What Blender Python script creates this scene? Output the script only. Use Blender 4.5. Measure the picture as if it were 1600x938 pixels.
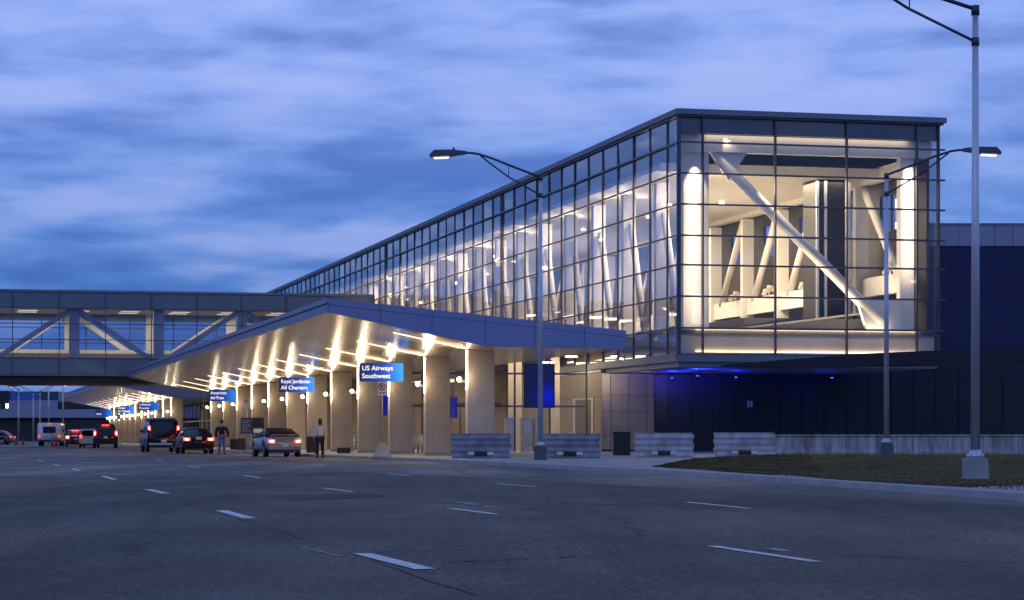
import bpy, bmesh, math, random
from mathutils import Vector, Matrix, Quaternion
random.seed(7)
R = math.radians
for o in list(bpy.data.objects): bpy.data.objects.remove(o)
SC = bpy.context.scene
COL = SC.collection

# ------------------------------------------------------------ camera, world, exposure
F = 3600.0; HZ = 681.0; CH = 1.0
cam_d = bpy.data.cameras.new('camera'); cam = bpy.data.objects.new('camera', cam_d); COL.objects.link(cam)
cam.location = (0, 0, CH); cam.rotation_euler = (R(90), 0, 0)
cam_d.sensor_width = 36; cam_d.lens = F / 1600 * 36; cam_d.shift_y = (HZ - 469) / 1600
cam_d.clip_start = 0.5; cam_d.clip_end = 5000
SC.camera = cam
SC.view_settings.view_transform = 'Standard'; SC.view_settings.look = 'None'
SC.view_settings.exposure = 0.0; SC.view_settings.gamma = 1.0
SC.render.engine = 'CYCLES'
SC.cycles.max_bounces = 8; SC.cycles.transparent_max_bounces = 24
SC.cycles.diffuse_bounces = 3; SC.cycles.glossy_bounces = 4
SC.cycles.sample_clamp_indirect = 4.0
SC.cycles.caustics_reflective = False; SC.cycles.caustics_refractive = False

W = bpy.data.worlds.new('World'); SC.world = W; W.use_nodes = True
nt = W.node_tree; N = nt.nodes; L = nt.links
bg = N['Background']
tc = N.new('ShaderNodeTexCoord')
sky = N.new('ShaderNodeTexSky'); sky.sky_type = 'NISHITA'; sky.sun_disc = False
sky.sun_elevation = R(-3.0); sky.sun_rotation = R(150); sky.air_density = 1.0; sky.dust_density = 0.6
def wmath(op, a, b=None, c=None):
    n = N.new('ShaderNodeMath'); n.operation = op
    for i, v in enumerate((a, b, c)):
        if v is None: continue
        if isinstance(v, (int, float)): n.inputs[i].default_value = v
        else: L.new(v, n.inputs[i])
    return n.outputs[0]
def wramp(fac, stops, interp='LINEAR'):
    n = N.new('ShaderNodeValToRGB'); n.color_ramp.interpolation = interp
    e = n.color_ramp.elements
    while len(e) < len(stops): e.new(0.5)
    for i, (p, c) in enumerate(stops): e[i].position = p; e[i].color = (*c, 1)
    L.new(fac, n.inputs[0]); return n.outputs[0]
def wmix(fac, a, b, mode='MIX'):
    n = N.new('ShaderNodeMix'); n.data_type = 'RGBA'; n.blend_type = mode
    for s, v in ((n.inputs[0], fac), (n.inputs[6], a), (n.inputs[7], b)):
        if isinstance(v, (int, float)): s.default_value = v
        elif isinstance(v, tuple): s.default_value = (*v, 1)
        else: L.new(v, s)
    return n.outputs[2]
def wnoise(scale_xyz, off, scale, detail, rough, dist=0.0, rot=0.0):
    mp = N.new('ShaderNodeMapping'); mp.inputs['Scale'].default_value = scale_xyz
    mp.inputs['Location'].default_value = off; mp.inputs['Rotation'].default_value = (0, rot, 0)
    L.new(tc.outputs['Generated'], mp.inputs['Vector'])
    n = N.new('ShaderNodeTexNoise'); n.inputs['Scale'].default_value = scale
    n.inputs['Detail'].default_value = detail; n.inputs['Roughness'].default_value = rough
    n.inputs['Distortion'].default_value = dist
    L.new(mp.outputs[0], n.inputs['Vector']); return n.outputs['Fac']
sep = N.new('ShaderNodeSeparateXYZ'); L.new(tc.outputs['Generated'], sep.inputs[0])
elev = sep.outputs['Z']
base = wramp(elev, [(0.0, (.060, .165, .44)), (.05, (.066, .19, .54)), (.10, (.145, .285, .72)), (.15, (.245, .375, .85)), (.22, (.29, .43, .93)), (1.0, (.12, .24, .64))])
n1 = wnoise((1, 1, 5.6), (3.1, .7, .2), 8.5, 5, .48, .2, R(3))      # broad layered banks
n2 = wnoise((1, 1, 4.6), (8.3, 2.4, .6), 20.0, 5, .5, .2, R(4))      # streaks
n3 = wnoise((1, 1, 3.3), (1.3, 5.1, 2.2), 13.0, 6, .5, .2, R(-3))   # torn edges
mixn = wmath('ADD', wmath('MULTIPLY', n1, .50), wmath('ADD', wmath('MULTIPLY', n2, .20), wmath('MULTIPLY', n3, .30)))
gap = wramp(mixn, [(.48, (0, 0, 0)), (.61, (.9, .9, .9))], 'EASE')        # pale gaps
bank = wramp(mixn, [(.38, (1, 1, 1)), (.53, (0, 0, 0))], 'EASE')       # grey-blue undersides
cl = wmix(wmath('MULTIPLY', bank, .85), base, wmix(1.0, base, (.44, .54, .70), 'MULTIPLY'))
hi = wmath('MULTIPLY_ADD', elev, 3.2, .30)
cl = wmix(wmath('MULTIPLY', gap, .75), cl, wmix(hi, (.19, .28, .60), (.44, .54, .98)))
addsky = wmix(1.0, cl, wmix(1.0, sky.outputs[0], (.02, .02, .02), 'MULTIPLY'), 'ADD')
L.new(addsky, bg.inputs[0]); bg.inputs[1].default_value = 1.04

# the sun is already under the horizon: a very faint, very soft lamp stands for the western afterglow
sd = bpy.data.lights.new('sun', 'SUN'); sd.energy = .12; sd.angle = R(25); sd.color = (.75, .78, 1)
so = bpy.data.objects.new('sun', sd); COL.objects.link(so); so.rotation_euler = (R(62), 0, R(-28))

# ------------------------------------------------------------ frames and projection helpers
TH = math.atan2(.2377, .9713)
U = Vector((-.2377, .9713, 0)); V = Vector((.9713, .2377, 0)); O = Vector((-1.05, 91, 0))
def Wd(t, a, z=0.0): return O + V * t + U * a + Vector((0, 0, z))   # building frame -> world
def loc(x, y): d = Vector((x, y, 0)) - O; return d.dot(V), d.dot(U) # world -> (t, a)
def P(px, py, Y): return Vector(((px - 800) / F * Y, Y, CH + (HZ - py) / F * Y))
def PX(px, Y, z=0.0): return Vector(((px - 800) / F * Y, Y, z))
def G(px, py, z=0.0):
    Y = (CH - z) * F / (py - HZ); return Vector(((px - 800) / F * Y, Y, z))

# ------------------------------------------------------------ materials
MATS = {}
def newmat(name):
    m = bpy.data.materials.new(name); m.use_nodes = True; MATS[name] = m; return m
def mat(name, col, rough=.5, metal=0.0, emit=None, estr=0.0, var=0.12, vscale=3.0, bump=0.0, bscale=40.0, coat=0.0, spec=.5, stretch=(1,1,1)):
    m = newmat(name); n = m.node_tree.nodes; l = m.node_tree.links; b = n['Principled BSDF']
    b.inputs['Roughness'].default_value = rough; b.inputs['Metallic'].default_value = metal
    b.inputs['Coat Weight'].default_value = coat; b.inputs['Specular IOR Level'].default_value = spec
    t = n.new('ShaderNodeTexCoord')
    mp = n.new('ShaderNodeMapping'); mp.inputs['Scale'].default_value = stretch; l.new(t.outputs['Object'], mp.inputs[0])
    no = n.new('ShaderNodeTexNoise'); no.inputs['Scale'].default_value = vscale; no.inputs['Detail'].default_value = 6
    l.new(mp.outputs[0], no.inputs['Vector'])
    r = n.new('ShaderNodeValToRGB'); r.color_ramp.elements[0].position = .3; r.color_ramp.elements[1].position = .7
    r.color_ramp.elements[0].color = (*[c * (1 - var) for c in col], 1)
    r.color_ramp.elements[1].color = (*[min(1, c * (1 + var)) for c in col], 1)
    l.new(no.outputs['Fac'], r.inputs[0]); l.new(r.outputs[0], b.inputs['Base Color'])
    if bump:
        n2 = n.new('ShaderNodeTexNoise'); n2.inputs['Scale'].default_value = bscale; n2.inputs['Detail'].default_value = 4
        l.new(mp.outputs[0], n2.inputs['Vector'])
        bp = n.new('ShaderNodeBump'); bp.inputs['Strength'].default_value = bump; bp.inputs['Distance'].default_value = .02
        l.new(n2.outputs['Fac'], bp.inputs['Height']); l.new(bp.outputs[0], b.inputs['Normal'])
    if emit:
        b.inputs['Emission Color'].default_value = (*emit, 1); b.inputs['Emission Strength'].default_value = estr
    return m
def glass(name, tint, ior=1.5, rough=0.0, refl=1.0, dirt_sheen=0.0):
    m = newmat(name); n = m.node_tree.nodes; l = m.node_tree.links
    n.remove(n['Principled BSDF']); out = n['Material Output']
    tr = n.new('ShaderNodeBsdfTransparent'); tr.inputs[0].default_value = (*tint, 1)
    gl = n.new('ShaderNodeBsdfGlossy'); gl.inputs['Roughness'].default_value = rough
    gl.inputs[0].default_value = (refl, refl, refl, 1)
    f0 = ((ior - 1) / (ior + 1)) ** 2 * 1.6                 # both faces of the pane; Schlick, the same seen from either side
    lw = n.new('ShaderNodeLayerWeight'); lw.inputs[0].default_value = .5
    pw = n.new('ShaderNodeMath'); pw.operation = 'POWER'; pw.inputs[1].default_value = 4.5; l.new(lw.outputs['Facing'], pw.inputs[0])
    fr = n.new('ShaderNodeMath'); fr.operation = 'MULTIPLY_ADD'; fr.use_clamp = True; fr.inputs[1].default_value = 1 - f0; fr.inputs[2].default_value = f0; l.new(pw.outputs[0], fr.inputs[0])
    mx = n.new('ShaderNodeMixShader'); l.new(fr.outputs[0], mx.inputs[0]); l.new(tr.outputs[0], mx.inputs[1]); l.new(gl.outputs[0], mx.inputs[2])
    last = mx.outputs[0]
    if dirt_sheen:  # diffuse film: dirt plus a pale sheen painted onto the glass
        df = n.new('ShaderNodeBsdfDiffuse'); df.inputs[0].default_value = (.6, .6, .62, 1)
        m2 = n.new('ShaderNodeMixShader')
        no = n.new('ShaderNodeTexNoise'); no.inputs['Scale'].default_value = .7; no.inputs['Detail'].default_value = 6
        t = n.new('ShaderNodeTexCoord'); l.new(t.outputs['Object'], no.inputs['Vector'])
        mm = n.new('ShaderNodeMath'); mm.operation = 'MULTIPLY'; mm.inputs[1].default_value = dirt_sheen * 2
        l.new(no.outputs['Fac'], mm.inputs[0]); l.new(mm.outputs[0], m2.inputs[0])
        l.new(last, m2.inputs[1]); l.new(df.outputs[0], m2.inputs[2]); last = m2.outputs[0]
    l.new(last, out.inputs[0]); return m
def emis(name, col, s):
    m = newmat(name); n = m.node_tree.nodes; l = m.node_tree.links
    b = n['Principled BSDF']; b.inputs['Base Color'].default_value = (*[min(.8, c * .5) for c in col], 1)
    b.inputs['Emission Color'].default_value = (*col, 1); b.inputs['Emission Strength'].default_value = s
    return m

def asphalt():
    m = newmat('asphalt'); n = m.node_tree.nodes; l = m.node_tree.links; b = n['Principled BSDF']
    t = n.new('ShaderNodeTexCoord')
    def noise(sc, det, rough=.55, stretch=None, rot=0, dist=0):
        src = t.outputs['Object']
        if stretch:
            mp = n.new('ShaderNodeMapping'); mp.inputs['Scale'].default_value = stretch; mp.inputs['Rotation'].default_value = (0, 0, rot)
            l.new(src, mp.inputs[0]); src = mp.outputs[0]
        x = n.new('ShaderNodeTexNoise'); x.inputs['Scale'].default_value = sc; x.inputs['Detail'].default_value = det
        x.inputs['Roughness'].default_value = rough; x.inputs['Distortion'].default_value = dist
        l.new(src, x.inputs['Vector']); return x.outputs['Fac']
    def ramp(f, stops):
        r = n.new('ShaderNodeValToRGB'); e = r.color_ramp.elements
        while len(e) < len(stops): e.new(.5)
        for i, (p, c) in enumerate(stops): e[i].position = p; e[i].color = (c[0], c[1], c[2], 1)
        l.new(f, r.inputs[0]); return r.outputs[0]
    def mul(a, b_, f=1.0):
        x = n.new('ShaderNodeMix'); x.data_type = 'RGBA'; x.blend_type = 'MULTIPLY'; x.inputs[0].default_value = f
        l.new(a, x.inputs[6]); l.new(b_, x.inputs[7]); return x.outputs[2]
    basec = ramp(noise(16, 8, .85), [(.38, (.095, .082, .070)), (.62, (.215, .19, .165))])
    big = ramp(noise(.16, 6, .6, (1, .28, 1), R(-12)), [(.36, (.46, .47, .50)), (.5, (.90, .90, .90)), (.64, (1.6, 1.5, 1.36))])
    med = ramp(noise(1.3, 5, .6, (1, .35, 1), R(-13)), [(.3, (.78, .78, .78)), (.7, (1.18, 1.18, 1.18))])
    # wandering cracks and tar lines
    v = n.new('ShaderNodeTexVoronoi'); v.feature = 'DISTANCE_TO_EDGE'; v.inputs['Scale'].default_value = .16
    mp = n.new('ShaderNodeMapping'); mp.inputs['Scale'].default_value = (1, .55, 1); mp.inputs['Rotation'].default_value = (0, 0, R(-13.7))
    no = n.new('ShaderNodeTexNoise'); no.inputs['Scale'].default_value = 1.6; no.inputs['Detail'].default_value = 7
    l.new(t.outputs['Object'], no.inputs['Vector'])
    ad = n.new('ShaderNodeMix'); ad.data_type = 'RGBA'; ad.blend_type = 'ADD'; ad.inputs[0].default_value = .9
    l.new(t.outputs['Object'], ad.inputs[6]); l.new(no.outputs['Color'], ad.inputs[7]); l.new(ad.outputs[2], mp.inputs[0]); l.new(mp.outputs[0], v.inputs['Vector'])
    cr = ramp(v.outputs['Distance'], [(0.0, (.35, .35, .35)), (.006, (.5, .5, .5)), (.011, (1, 1, 1))])
    crm = n.new('ShaderNodeMix'); crm.data_type = 'RGBA'; crm.inputs[7].default_value = (1, 1, 1, 1)
    l.new(ramp(noise(.22, 3), [(.46, (0, 0, 0)), (.54, (1, 1, 1))]), crm.inputs[0]); l.new(cr, crm.inputs[6])
    grit = ramp(noise(15, 7, .92, (1, .22, 1), R(3)), [(.40, (.55, .55, .55)), (.52, (1.05, 1.05, 1.03)), (.62, (2.0, 1.9, 1.75))])
    lane = ramp(noise(.55, 4, .6, (1.3, .05, 1), R(-13.7)), [(.36, (.70, .70, .72)), (.62, (1.22, 1.20, 1.16))])
    col = mul(mul(mul(mul(mul(basec, big), med), crm.outputs[2]), grit), lane)
    l.new(col, b.inputs['Base Color'])
    rr = ramp(noise(.5, 5, .6, (1, .3, 1), R(-13)), [(.3, (.62, .6, .6)), (.7, (.8, .8, .8))])
    l.new(rr, b.inputs['Roughness']); b.inputs['Specular IOR Level'].default_value = .2
    bp = n.new('ShaderNodeBump'); bp.inputs['Strength'].default_value = .55; bp.inputs['Distance'].default_value = .012
    l.new(noise(45, 4), bp.inputs['Height']); l.new(bp.outputs[0], b.inputs['Normal'])
    return m
M_asph = asphalt()
M_patch = mat('patch', (.045, .045, .047), .62, var=.3, vscale=1.2, bump=.5, bscale=50, stretch=(1, .4, 1))
M_tar = mat('tar', (.022, .022, .024), .85, spec=.2, var=.2)
M_paint = mat('paint', (.50, .50, .48), .6, var=.42, vscale=6)
M_wornpaint = mat('worn_paint', (.34, .34, .34), .7, var=.4, vscale=14)
M_conc = mat('concrete', (.30, .295, .285), .8, var=.16, vscale=1.5, bump=.3, bscale=30)
M_walk = mat('pavement', (.25, .245, .24), .75, var=.2, vscale=.6, bump=.3, bscale=25)
M_grass = mat('grass', (.075, .052, .016), .95, var=.5, vscale=.8, bump=1.0, bscale=14, spec=.1)
M_blade = mat('blade', (.075, .060, .018), .9, var=.5, vscale=.5, spec=.1)
M_metal = mat('galvanised', (.50, .52, .58), .35, .45, var=.1, vscale=2)
M_ped = mat('dark_pedestal', (.10, .10, .115), .8, var=.2)
M_dkmetal = mat('dark_metal', (.045, .055, .085), .42, .3, var=.1)
M_mull = mat('mullion', (.085, .085, .115), .4, .4, var=.08)
M_fascia = mat('fascia', (.215, .24, .41), .38, .35, var=.06, vscale=.5)
M_roof = mat('roof', (.16, .17, .22), .5, .3, var=.06)
M_white = mat('white_steel', (.78, .74, .67), .5, var=.05, vscale=1.0)
M_beam = mat('white_beam', (.80, .76, .69), .6, var=.04)
M_col = mat('stone', (.46, .385, .31), .62, var=.10, vscale=1.3, bump=.12, bscale=60)
M_cream = mat('cream', (.70, .62, .50), .6, var=.08)
M_ceil = mat('ceiling', (.62, .57, .50), .55, var=.05)
M_dark = mat('dark', (.010, .010, .014), .5, var=.2)
M_darkfloor = mat('ramp', (.10, .09, .08), .45, var=.2)
M_blk = mat('black_plastic', (.015, .015, .018), .45, var=.2)
M_gl = glass('clear_glass', (.80, .81, .87), 2.4, dirt_sheen=.085)
M_gle = glass('end_glass', (.93, .93, .92), 1.38, dirt_sheen=.03)
M_glb = glass('bridge_glass', (.75, .82, .92), 1.5, dirt_sheen=.04)
M_gld = glass('dark_glass', (.25, .28, .34), 1.5)
M_frost = mat('frosted', (.60, .50, .38), .35, var=.15, vscale=.6)
M_spand = mat('spandrel', (.030, .045, .085), .25, 0, var=.15)
M_span2 = mat('blue_spandrel', (.11, .155, .20), .3, 0, var=.15, vscale=.4)
M_kiosk = mat('kiosk_panel', (.26, .225, .195), .35, .5, var=.12, vscale=1.5)
M_navy = mat('navy_wall', (.001, .006, .065), .6, var=.15, vscale=.3)
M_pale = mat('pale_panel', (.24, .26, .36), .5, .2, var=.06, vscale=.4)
M_lamp = emis('warm_lamp', (1, .83, .55), 40)
M_strip = emis('strip_lamp', (1, .84, .60), 13)
M_glowband = emis('soffit_glow', (1, .80, .55), 4.5)  # glow of the painted soffit bands, no lamp behind
M_bl = emis('bridge_light', (1, .80, .52), 1.6)
M_soft = emis('downlight', (1, .88, .66), 5)
M_head = emis('street_lamp_glow', (1, .93, .78), 1.5)
M_red = emis('tail_red', (1, .02, .012), 14)
M_redd = emis('tail_dim', (1, .05, .02), 2.4)
M_redhot = emis('tail_hot', (1, .3, .2), 14)
M_amber = emis('amber', (1, .35, .05), 3)
M_wht = emis('white_lit', (1, .95, .85), 2.0)
M_blueP = emis('blue_screen', (.0, .006, .50), .55)
M_blue2 = emis('blue_small_lamp', (.05, .08, 1), 4)
M_tyre = mat('tyre', (.012, .012, .013), .85, var=.2)
M_rim = mat('rim', (.30, .30, .32), .35, .9)
M_silver = mat('silver_paint', (.30, .30, .32), .35, .4, var=.03, coat=.4)
M_black = mat('black_paint', (.006, .006, .008), .25, 0, var=.1, coat=.15, spec=.3)
M_whitep = mat('white_paint', (.62, .63, .68), .35, 0, var=.05, coat=.3)
M_olive = mat('olive_paint', (.10, .09, .05), .35, .2, var=.05, coat=.5)
M_maroon = mat('dark_red_paint', (.05, .012, .015), .25, .2, coat=.7)
M_cloth = mat('soft_top', (.012, .012, .014), .9)
M_cargl = mat('car_glass', (.006, .007, .01), .1, 0, var=.05)
M_plate = mat('plate', (.6, .6, .6), .5)
M_skin = mat('skin', (.42, .24, .17), .6)
M_hair = mat('hair', (.03, .018, .012), .7)
M_jacket = mat('black_jacket', (.014, .014, .018), .85)
M_jeans = mat('blue_jeans', (.12, .14, .27), .85)
M_tee = mat('white_top', (.62, .58, .62), .85)
M_trous = mat('black_trousers', (.012, .012, .015), .85)
M_orange = mat('orange_plastic', (.55, .06, .03), .6)
M_signw = mat('sign_white', (.68, .66, .62), .5)
M_signred = mat('sign_red', (.45, .03, .025), .5)
M_bag = mat('suitcase', (.018, .016, .018), .6)
M_shut = mat('shutter', (.16, .13, .10), .45, .6)

def screen_mat():
    m = newmat('blue_screen_graded'); n = m.node_tree.nodes; l = m.node_tree.links; b = n['Principled BSDF']
    t = n.new('ShaderNodeTexCoord'); g = n.new('ShaderNodeVectorMath'); g.operation = 'DISTANCE'; g.inputs[1].default_value = (.45, 0, -.55)
    l.new(t.outputs['Object'], g.inputs[0])
    r = n.new('ShaderNodeValToRGB'); e = r.color_ramp.elements; e.new(.6)
    for i, (p, c) in enumerate(((.15, (.0, .004, .62)), (.7, (.001, .003, .16)), (1.0, (.002, .005, .05)))): e[i].position = p; e[i].color = (*c, 1)
    l.new(g.outputs['Value'], r.inputs[0]); l.new(r.outputs[0], b.inputs['Emission Color']); b.inputs['Emission Strength'].default_value = .7
    b.inputs['Base Color'].default_value = (.01, .01, .05, 1); return m
M_blueS = screen_mat()
def soffit_mat():
    m = newmat('ribbed_soffit'); n = m.node_tree.nodes; l = m.node_tree.links; b = n['Principled BSDF']
    t = n.new('ShaderNodeTexCoord'); sp = n.new('ShaderNodeSeparateXYZ'); l.new(t.outputs['Object'], sp.inputs[0])
    b.inputs['Metallic'].default_value = .55; b.inputs['Roughness'].default_value = .215
    w = n.new('ShaderNodeMath'); w.operation = 'MULTIPLY'; w.inputs[1].default_value = 2 * math.pi / .30; l.new(sp.outputs[0], w.inputs[0])
    s = n.new('ShaderNodeMath'); s.operation = 'SINE'; l.new(w.outputs[0], s.inputs[0])
    w2 = n.new('ShaderNodeMath'); w2.operation = 'MULTIPLY'; w2.inputs[1].default_value = 2 * math.pi / 1.43; l.new(sp.outputs[1], w2.inputs[0])
    s2 = n.new('ShaderNodeMath'); s2.operation = 'SINE'; l.new(w2.outputs[0], s2.inputs[0])
    ss = n.new('ShaderNodeMath'); ss.operation = 'GREATER_THAN'; ss.inputs[1].default_value = -.985; l.new(s2.outputs[0], ss.inputs[0])
    no = n.new('ShaderNodeTexNoise'); no.inputs['Scale'].default_value = 1.2; no.inputs['Detail'].default_value = 5; l.new(t.outputs['Object'], no.inputs['Vector'])
    r = n.new('ShaderNodeValToRGB'); r.color_ramp.elements[0].position = .3; r.color_ramp.elements[0].color = (.52, .40, .29, 1)
    r.color_ramp.elements[1].position = .72; r.color_ramp.elements[1].color = (.68, .54, .40, 1); l.new(no.outputs['Fac'], r.inputs[0])
    s3 = n.new('ShaderNodeMath'); s3.operation = 'GREATER_THAN'; s3.inputs[1].default_value = -.93; l.new(s.outputs[0], s3.inputs[0])
    s4 = n.new('ShaderNodeMath'); s4.operation = 'MINIMUM'; l.new(ss.outputs[0], s4.inputs[0]); l.new(s3.outputs[0], s4.inputs[1])
    mx = n.new('ShaderNodeMix'); mx.data_type = 'RGBA'; l.new(s4.outputs[0], mx.inputs[0]); mx.inputs[6].default_value = (.10, .08, .065, 1)
    l.new(r.outputs[0], mx.inputs[7]); l.new(mx.outputs[2], b.inputs['Base Color'])
    bp = n.new('ShaderNodeBump'); bp.inputs['Strength'].default_value = .0; bp.inputs['Distance'].default_value = .002
    l.new(s.outputs[0], bp.inputs['Height']); return m
M_soffit = soffit_mat()
def sign_mat():
    m = newmat('airline_sign_face'); n = m.node_tree.nodes; l = m.node_tree.links; b = n['Principled BSDF']
    t = n.new('ShaderNodeTexCoord'); sp = n.new('ShaderNodeSeparateXYZ'); l.new(t.outputs['Object'], sp.inputs[0])
    mr = n.new('ShaderNodeMapRange'); mr.inputs[1].default_value = -1.0; mr.inputs[2].default_value = 1.0; l.new(sp.outputs[0], mr.inputs[0])
    r = n.new('ShaderNodeValToRGB'); e = r.color_ramp.elements; e.new(.5)
    for i, (p, c) in enumerate(((.0, (.006, .012, .07)), (.55, (.006, .05, .34)), (1.0, (.01, .23, .85)))): e[i].position = p; e[i].color = (*c, 1)
    l.new(mr.outputs[0], r.inputs[0]); l.new(r.outputs[0], b.inputs['Base Color']); l.new(r.outputs[0], b.inputs['Emission Color'])
    b.inputs['Emission Strength'].default_value = .8; b.inputs['Roughness'].default_value = .35
    return m
M_sign = sign_mat()
M_letter = mat('sign_letter', (.8, .8, .8), .5, emit=(1, 1, 1), estr=.75)

# ------------------------------------------------------------ mesh builder
class MB:
    def __init__(s): s.bm = bmesh.new()
    def box(s, x0, x1, y0, y1, z0, z1, bev=0):
        v = [s.bm.verts.new(p) for p in ((x0,y0,z0),(x1,y0,z0),(x1,y1,z0),(x0,y1,z0),(x0,y0,z1),(x1,y0,z1),(x1,y1,z1),(x0,y1,z1))]
        fs = [s.bm.faces.new([v[i] for i in f]) for f in ((0,3,2,1),(4,5,6,7),(0,1,5,4),(1,2,6,5),(2,3,7,6),(3,0,4,7))]
        if bev:
            es = list({e for f in fs for e in f.edges})
            bmesh.ops.bevel(s.bm, geom=es, offset=bev, segments=2, affect='EDGES', profile=.6)
        return s
    def poly(s, pts): s.bm.faces.new([s.bm.verts.new(p) for p in pts]); return s
    def prism(s, ring0, ring1, bev=0):
        a = [s.bm.verts.new(p) for p in ring0]; b = [s.bm.verts.new(p) for p in ring1]; n = len(a)
        fs = [s.bm.faces.new(a[::-1]), s.bm.faces.new(b)]
        for i in range(n): fs.append(s.bm.faces.new((a[i], a[(i+1)%n], b[(i+1)%n], b[i])))
        if bev:
            es = list({e for f in fs for e in f.edges}); bmesh.ops.bevel(s.bm, geom=es, offset=bev, segments=2, affect='EDGES', profile=.6)
        return s
    def tube(s, p, q, r, r2=None, n=10, caps=True):
        p = Vector(p); q = Vector(q); d = (q - p); r2 = r if r2 is None else r2
        m = d.to_track_quat('Z', 'Y').to_matrix()
        A = [s.bm.verts.new(p + m @ Vector((math.cos(i*2*math.pi/n)*r, math.sin(i*2*math.pi/n)*r, 0))) for i in range(n)]
        B = [s.bm.verts.new(q + m @ Vector((math.cos(i*2*math.pi/n)*r2, math.sin(i*2*math.pi/n)*r2, 0))) for i in range(n)]
        for i in range(n):
            f = s.bm.faces.new((A[i], A[(i+1)%n], B[(i+1)%n], B[i])); f.smooth = True
        if caps: s.bm.faces.new(A[::-1]); s.bm.faces.new(B)
        return s
    def path(s, pts, r, n=8):
        for a, b in zip(pts[:-1], pts[1:]): s.tube(a, b, r, n=n)
        return s
    def beam(s, p, q, w, h):   # rectangular bar, w horizontal, h vertical
        p = Vector(p); q = Vector(q); d = (q - p).normalized()
        side = d.cross(Vector((0, 0, 1)))
        side = Vector((1, 0, 0)) if side.length < 1e-4 else side.normalized()
        up = side.cross(d).normalized()
        c = [side*(-w/2)+up*(-h/2), side*(w/2)+up*(-h/2), side*(w/2)+up*(h/2), side*(-w/2)+up*(h/2)]
        return s.prism([p + k for k in c], [q + k for k in c])
    def ball(s, c, r, sub=2, sc=(1,1,1)):
        mt = Matrix.Translation(c) @ Matrix.Diagonal((*sc, 1))
        g = bmesh.ops.create_icosphere(s.bm, subdivisions=sub, radius=r, matrix=mt)
        for v in g['verts']:
            for f in v.link_faces: f.smooth = True
        return s
    def lathe(s, prof, c=(0,0,0), n=20, axis='Z'):
        c = Vector(c); rings = []
        for r, z in prof:
            ring = []
            for i in range(n):
                a = i*2*math.pi/n
                p = Vector((math.cos(a)*r, math.sin(a)*r, z))
                if axis == 'X': p = Vector((p.z, p.x, p.y))
                ring.append(s.bm.verts.new(c + p))
            rings.append(ring)
        for A, B in zip(rings[:-1], rings[1:]):
            for i in range(n):
                f = s.bm.faces.new((A[i], A[(i+1)%n], B[(i+1)%n], B[i])); f.smooth = True
        s.bm.faces.new(rings[0][::-1]); s.bm.faces.new(rings[-1])
        return s
    def build(s, name, m, parent=None, smooth=False, loc_=None, rotz=0):
        bmesh.ops.recalc_face_normals(s.bm, faces=s.bm.faces)
        me = bpy.data.meshes.new(name); s.bm.to_mesh(me); s.bm.free()
        if smooth:
            for p in me.polygons: p.use_smooth = True
        me.materials.append(m)
        o = bpy.data.objects.new(name, me); COL.objects.link(o)
        if parent: o.parent = parent
        if loc_ is not None: o.location = loc_
        if rotz: o.rotation_euler.z = rotz
        return o
def tag(o, label=None, cat=None, group=None, kind=None):
    if label: o['label'] = label
    if cat: o['category'] = cat
    if group: o['group'] = group
    if kind: o['kind'] = kind
    return o
def thing(name, label, cat, loc_=(0,0,0), rotz=0, group=None):
    o = bpy.data.objects.new(name, None); COL.objects.link(o); o.location = loc_; o.rotation_euler = (0, 0, rotz)
    o.empty_display_size = .3
    return tag(o, label, cat, group)
def copy_tree(o, parent=None):
    c = o.copy(); COL.objects.link(c); c.parent = parent
    for ch in list(o.children): copy_tree(ch, c)
    return c
def light(kind, pos, power, col=(1,.8,.55), size=.1, parent=None, spot=None, aim=None, name='scene_light', sy=None):
    d = bpy.data.lights.new(name, kind); d.energy = power; d.color = col
    if kind == 'POINT': d.shadow_soft_size = size
    if kind == 'SPOT': d.shadow_soft_size = size; d.spot_size = R(spot or 90); d.spot_blend = .6
    if kind == 'AREA': d.size = size; d.shape = 'RECTANGLE'; d.size_y = sy or size
    o = bpy.data.objects.new(name, d); COL.objects.link(o); o.location = pos
    if aim is not None: o.rotation_euler = (Vector(aim) - Vector(pos)).to_track_quat('-Z', 'Y').to_euler()
    if parent: o.parent = parent
    return o
def text_mesh(name, s, size, m, parent, pos, bold=.012, depth=.006, align='LEFT', maxw=None):
    cu = bpy.data.curves.new(name, 'FONT'); cu.body = s; cu.size = size; cu.extrude = depth; cu.offset = bold; cu.align_x = align
    to = bpy.data.objects.new('tmp', cu); COL.objects.link(to)
    dg = bpy.context.evaluated_depsgraph_get(); me = bpy.data.meshes.new_from_object(to.evaluated_get(dg))
    bpy.data.objects.remove(to); me.name = name; me.materials.clear(); me.materials.append(m)
    o = bpy.data.objects.new(name, me); COL.objects.link(o); o.parent = parent; o.location = pos; o.rotation_euler = (R(90), 0, 0)
    if maxw:
        w = max(v.co.x for v in me.vertices) - min(v.co.x for v in me.vertices)
        if w > maxw: o.scale.x = maxw / w
    return o

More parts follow.
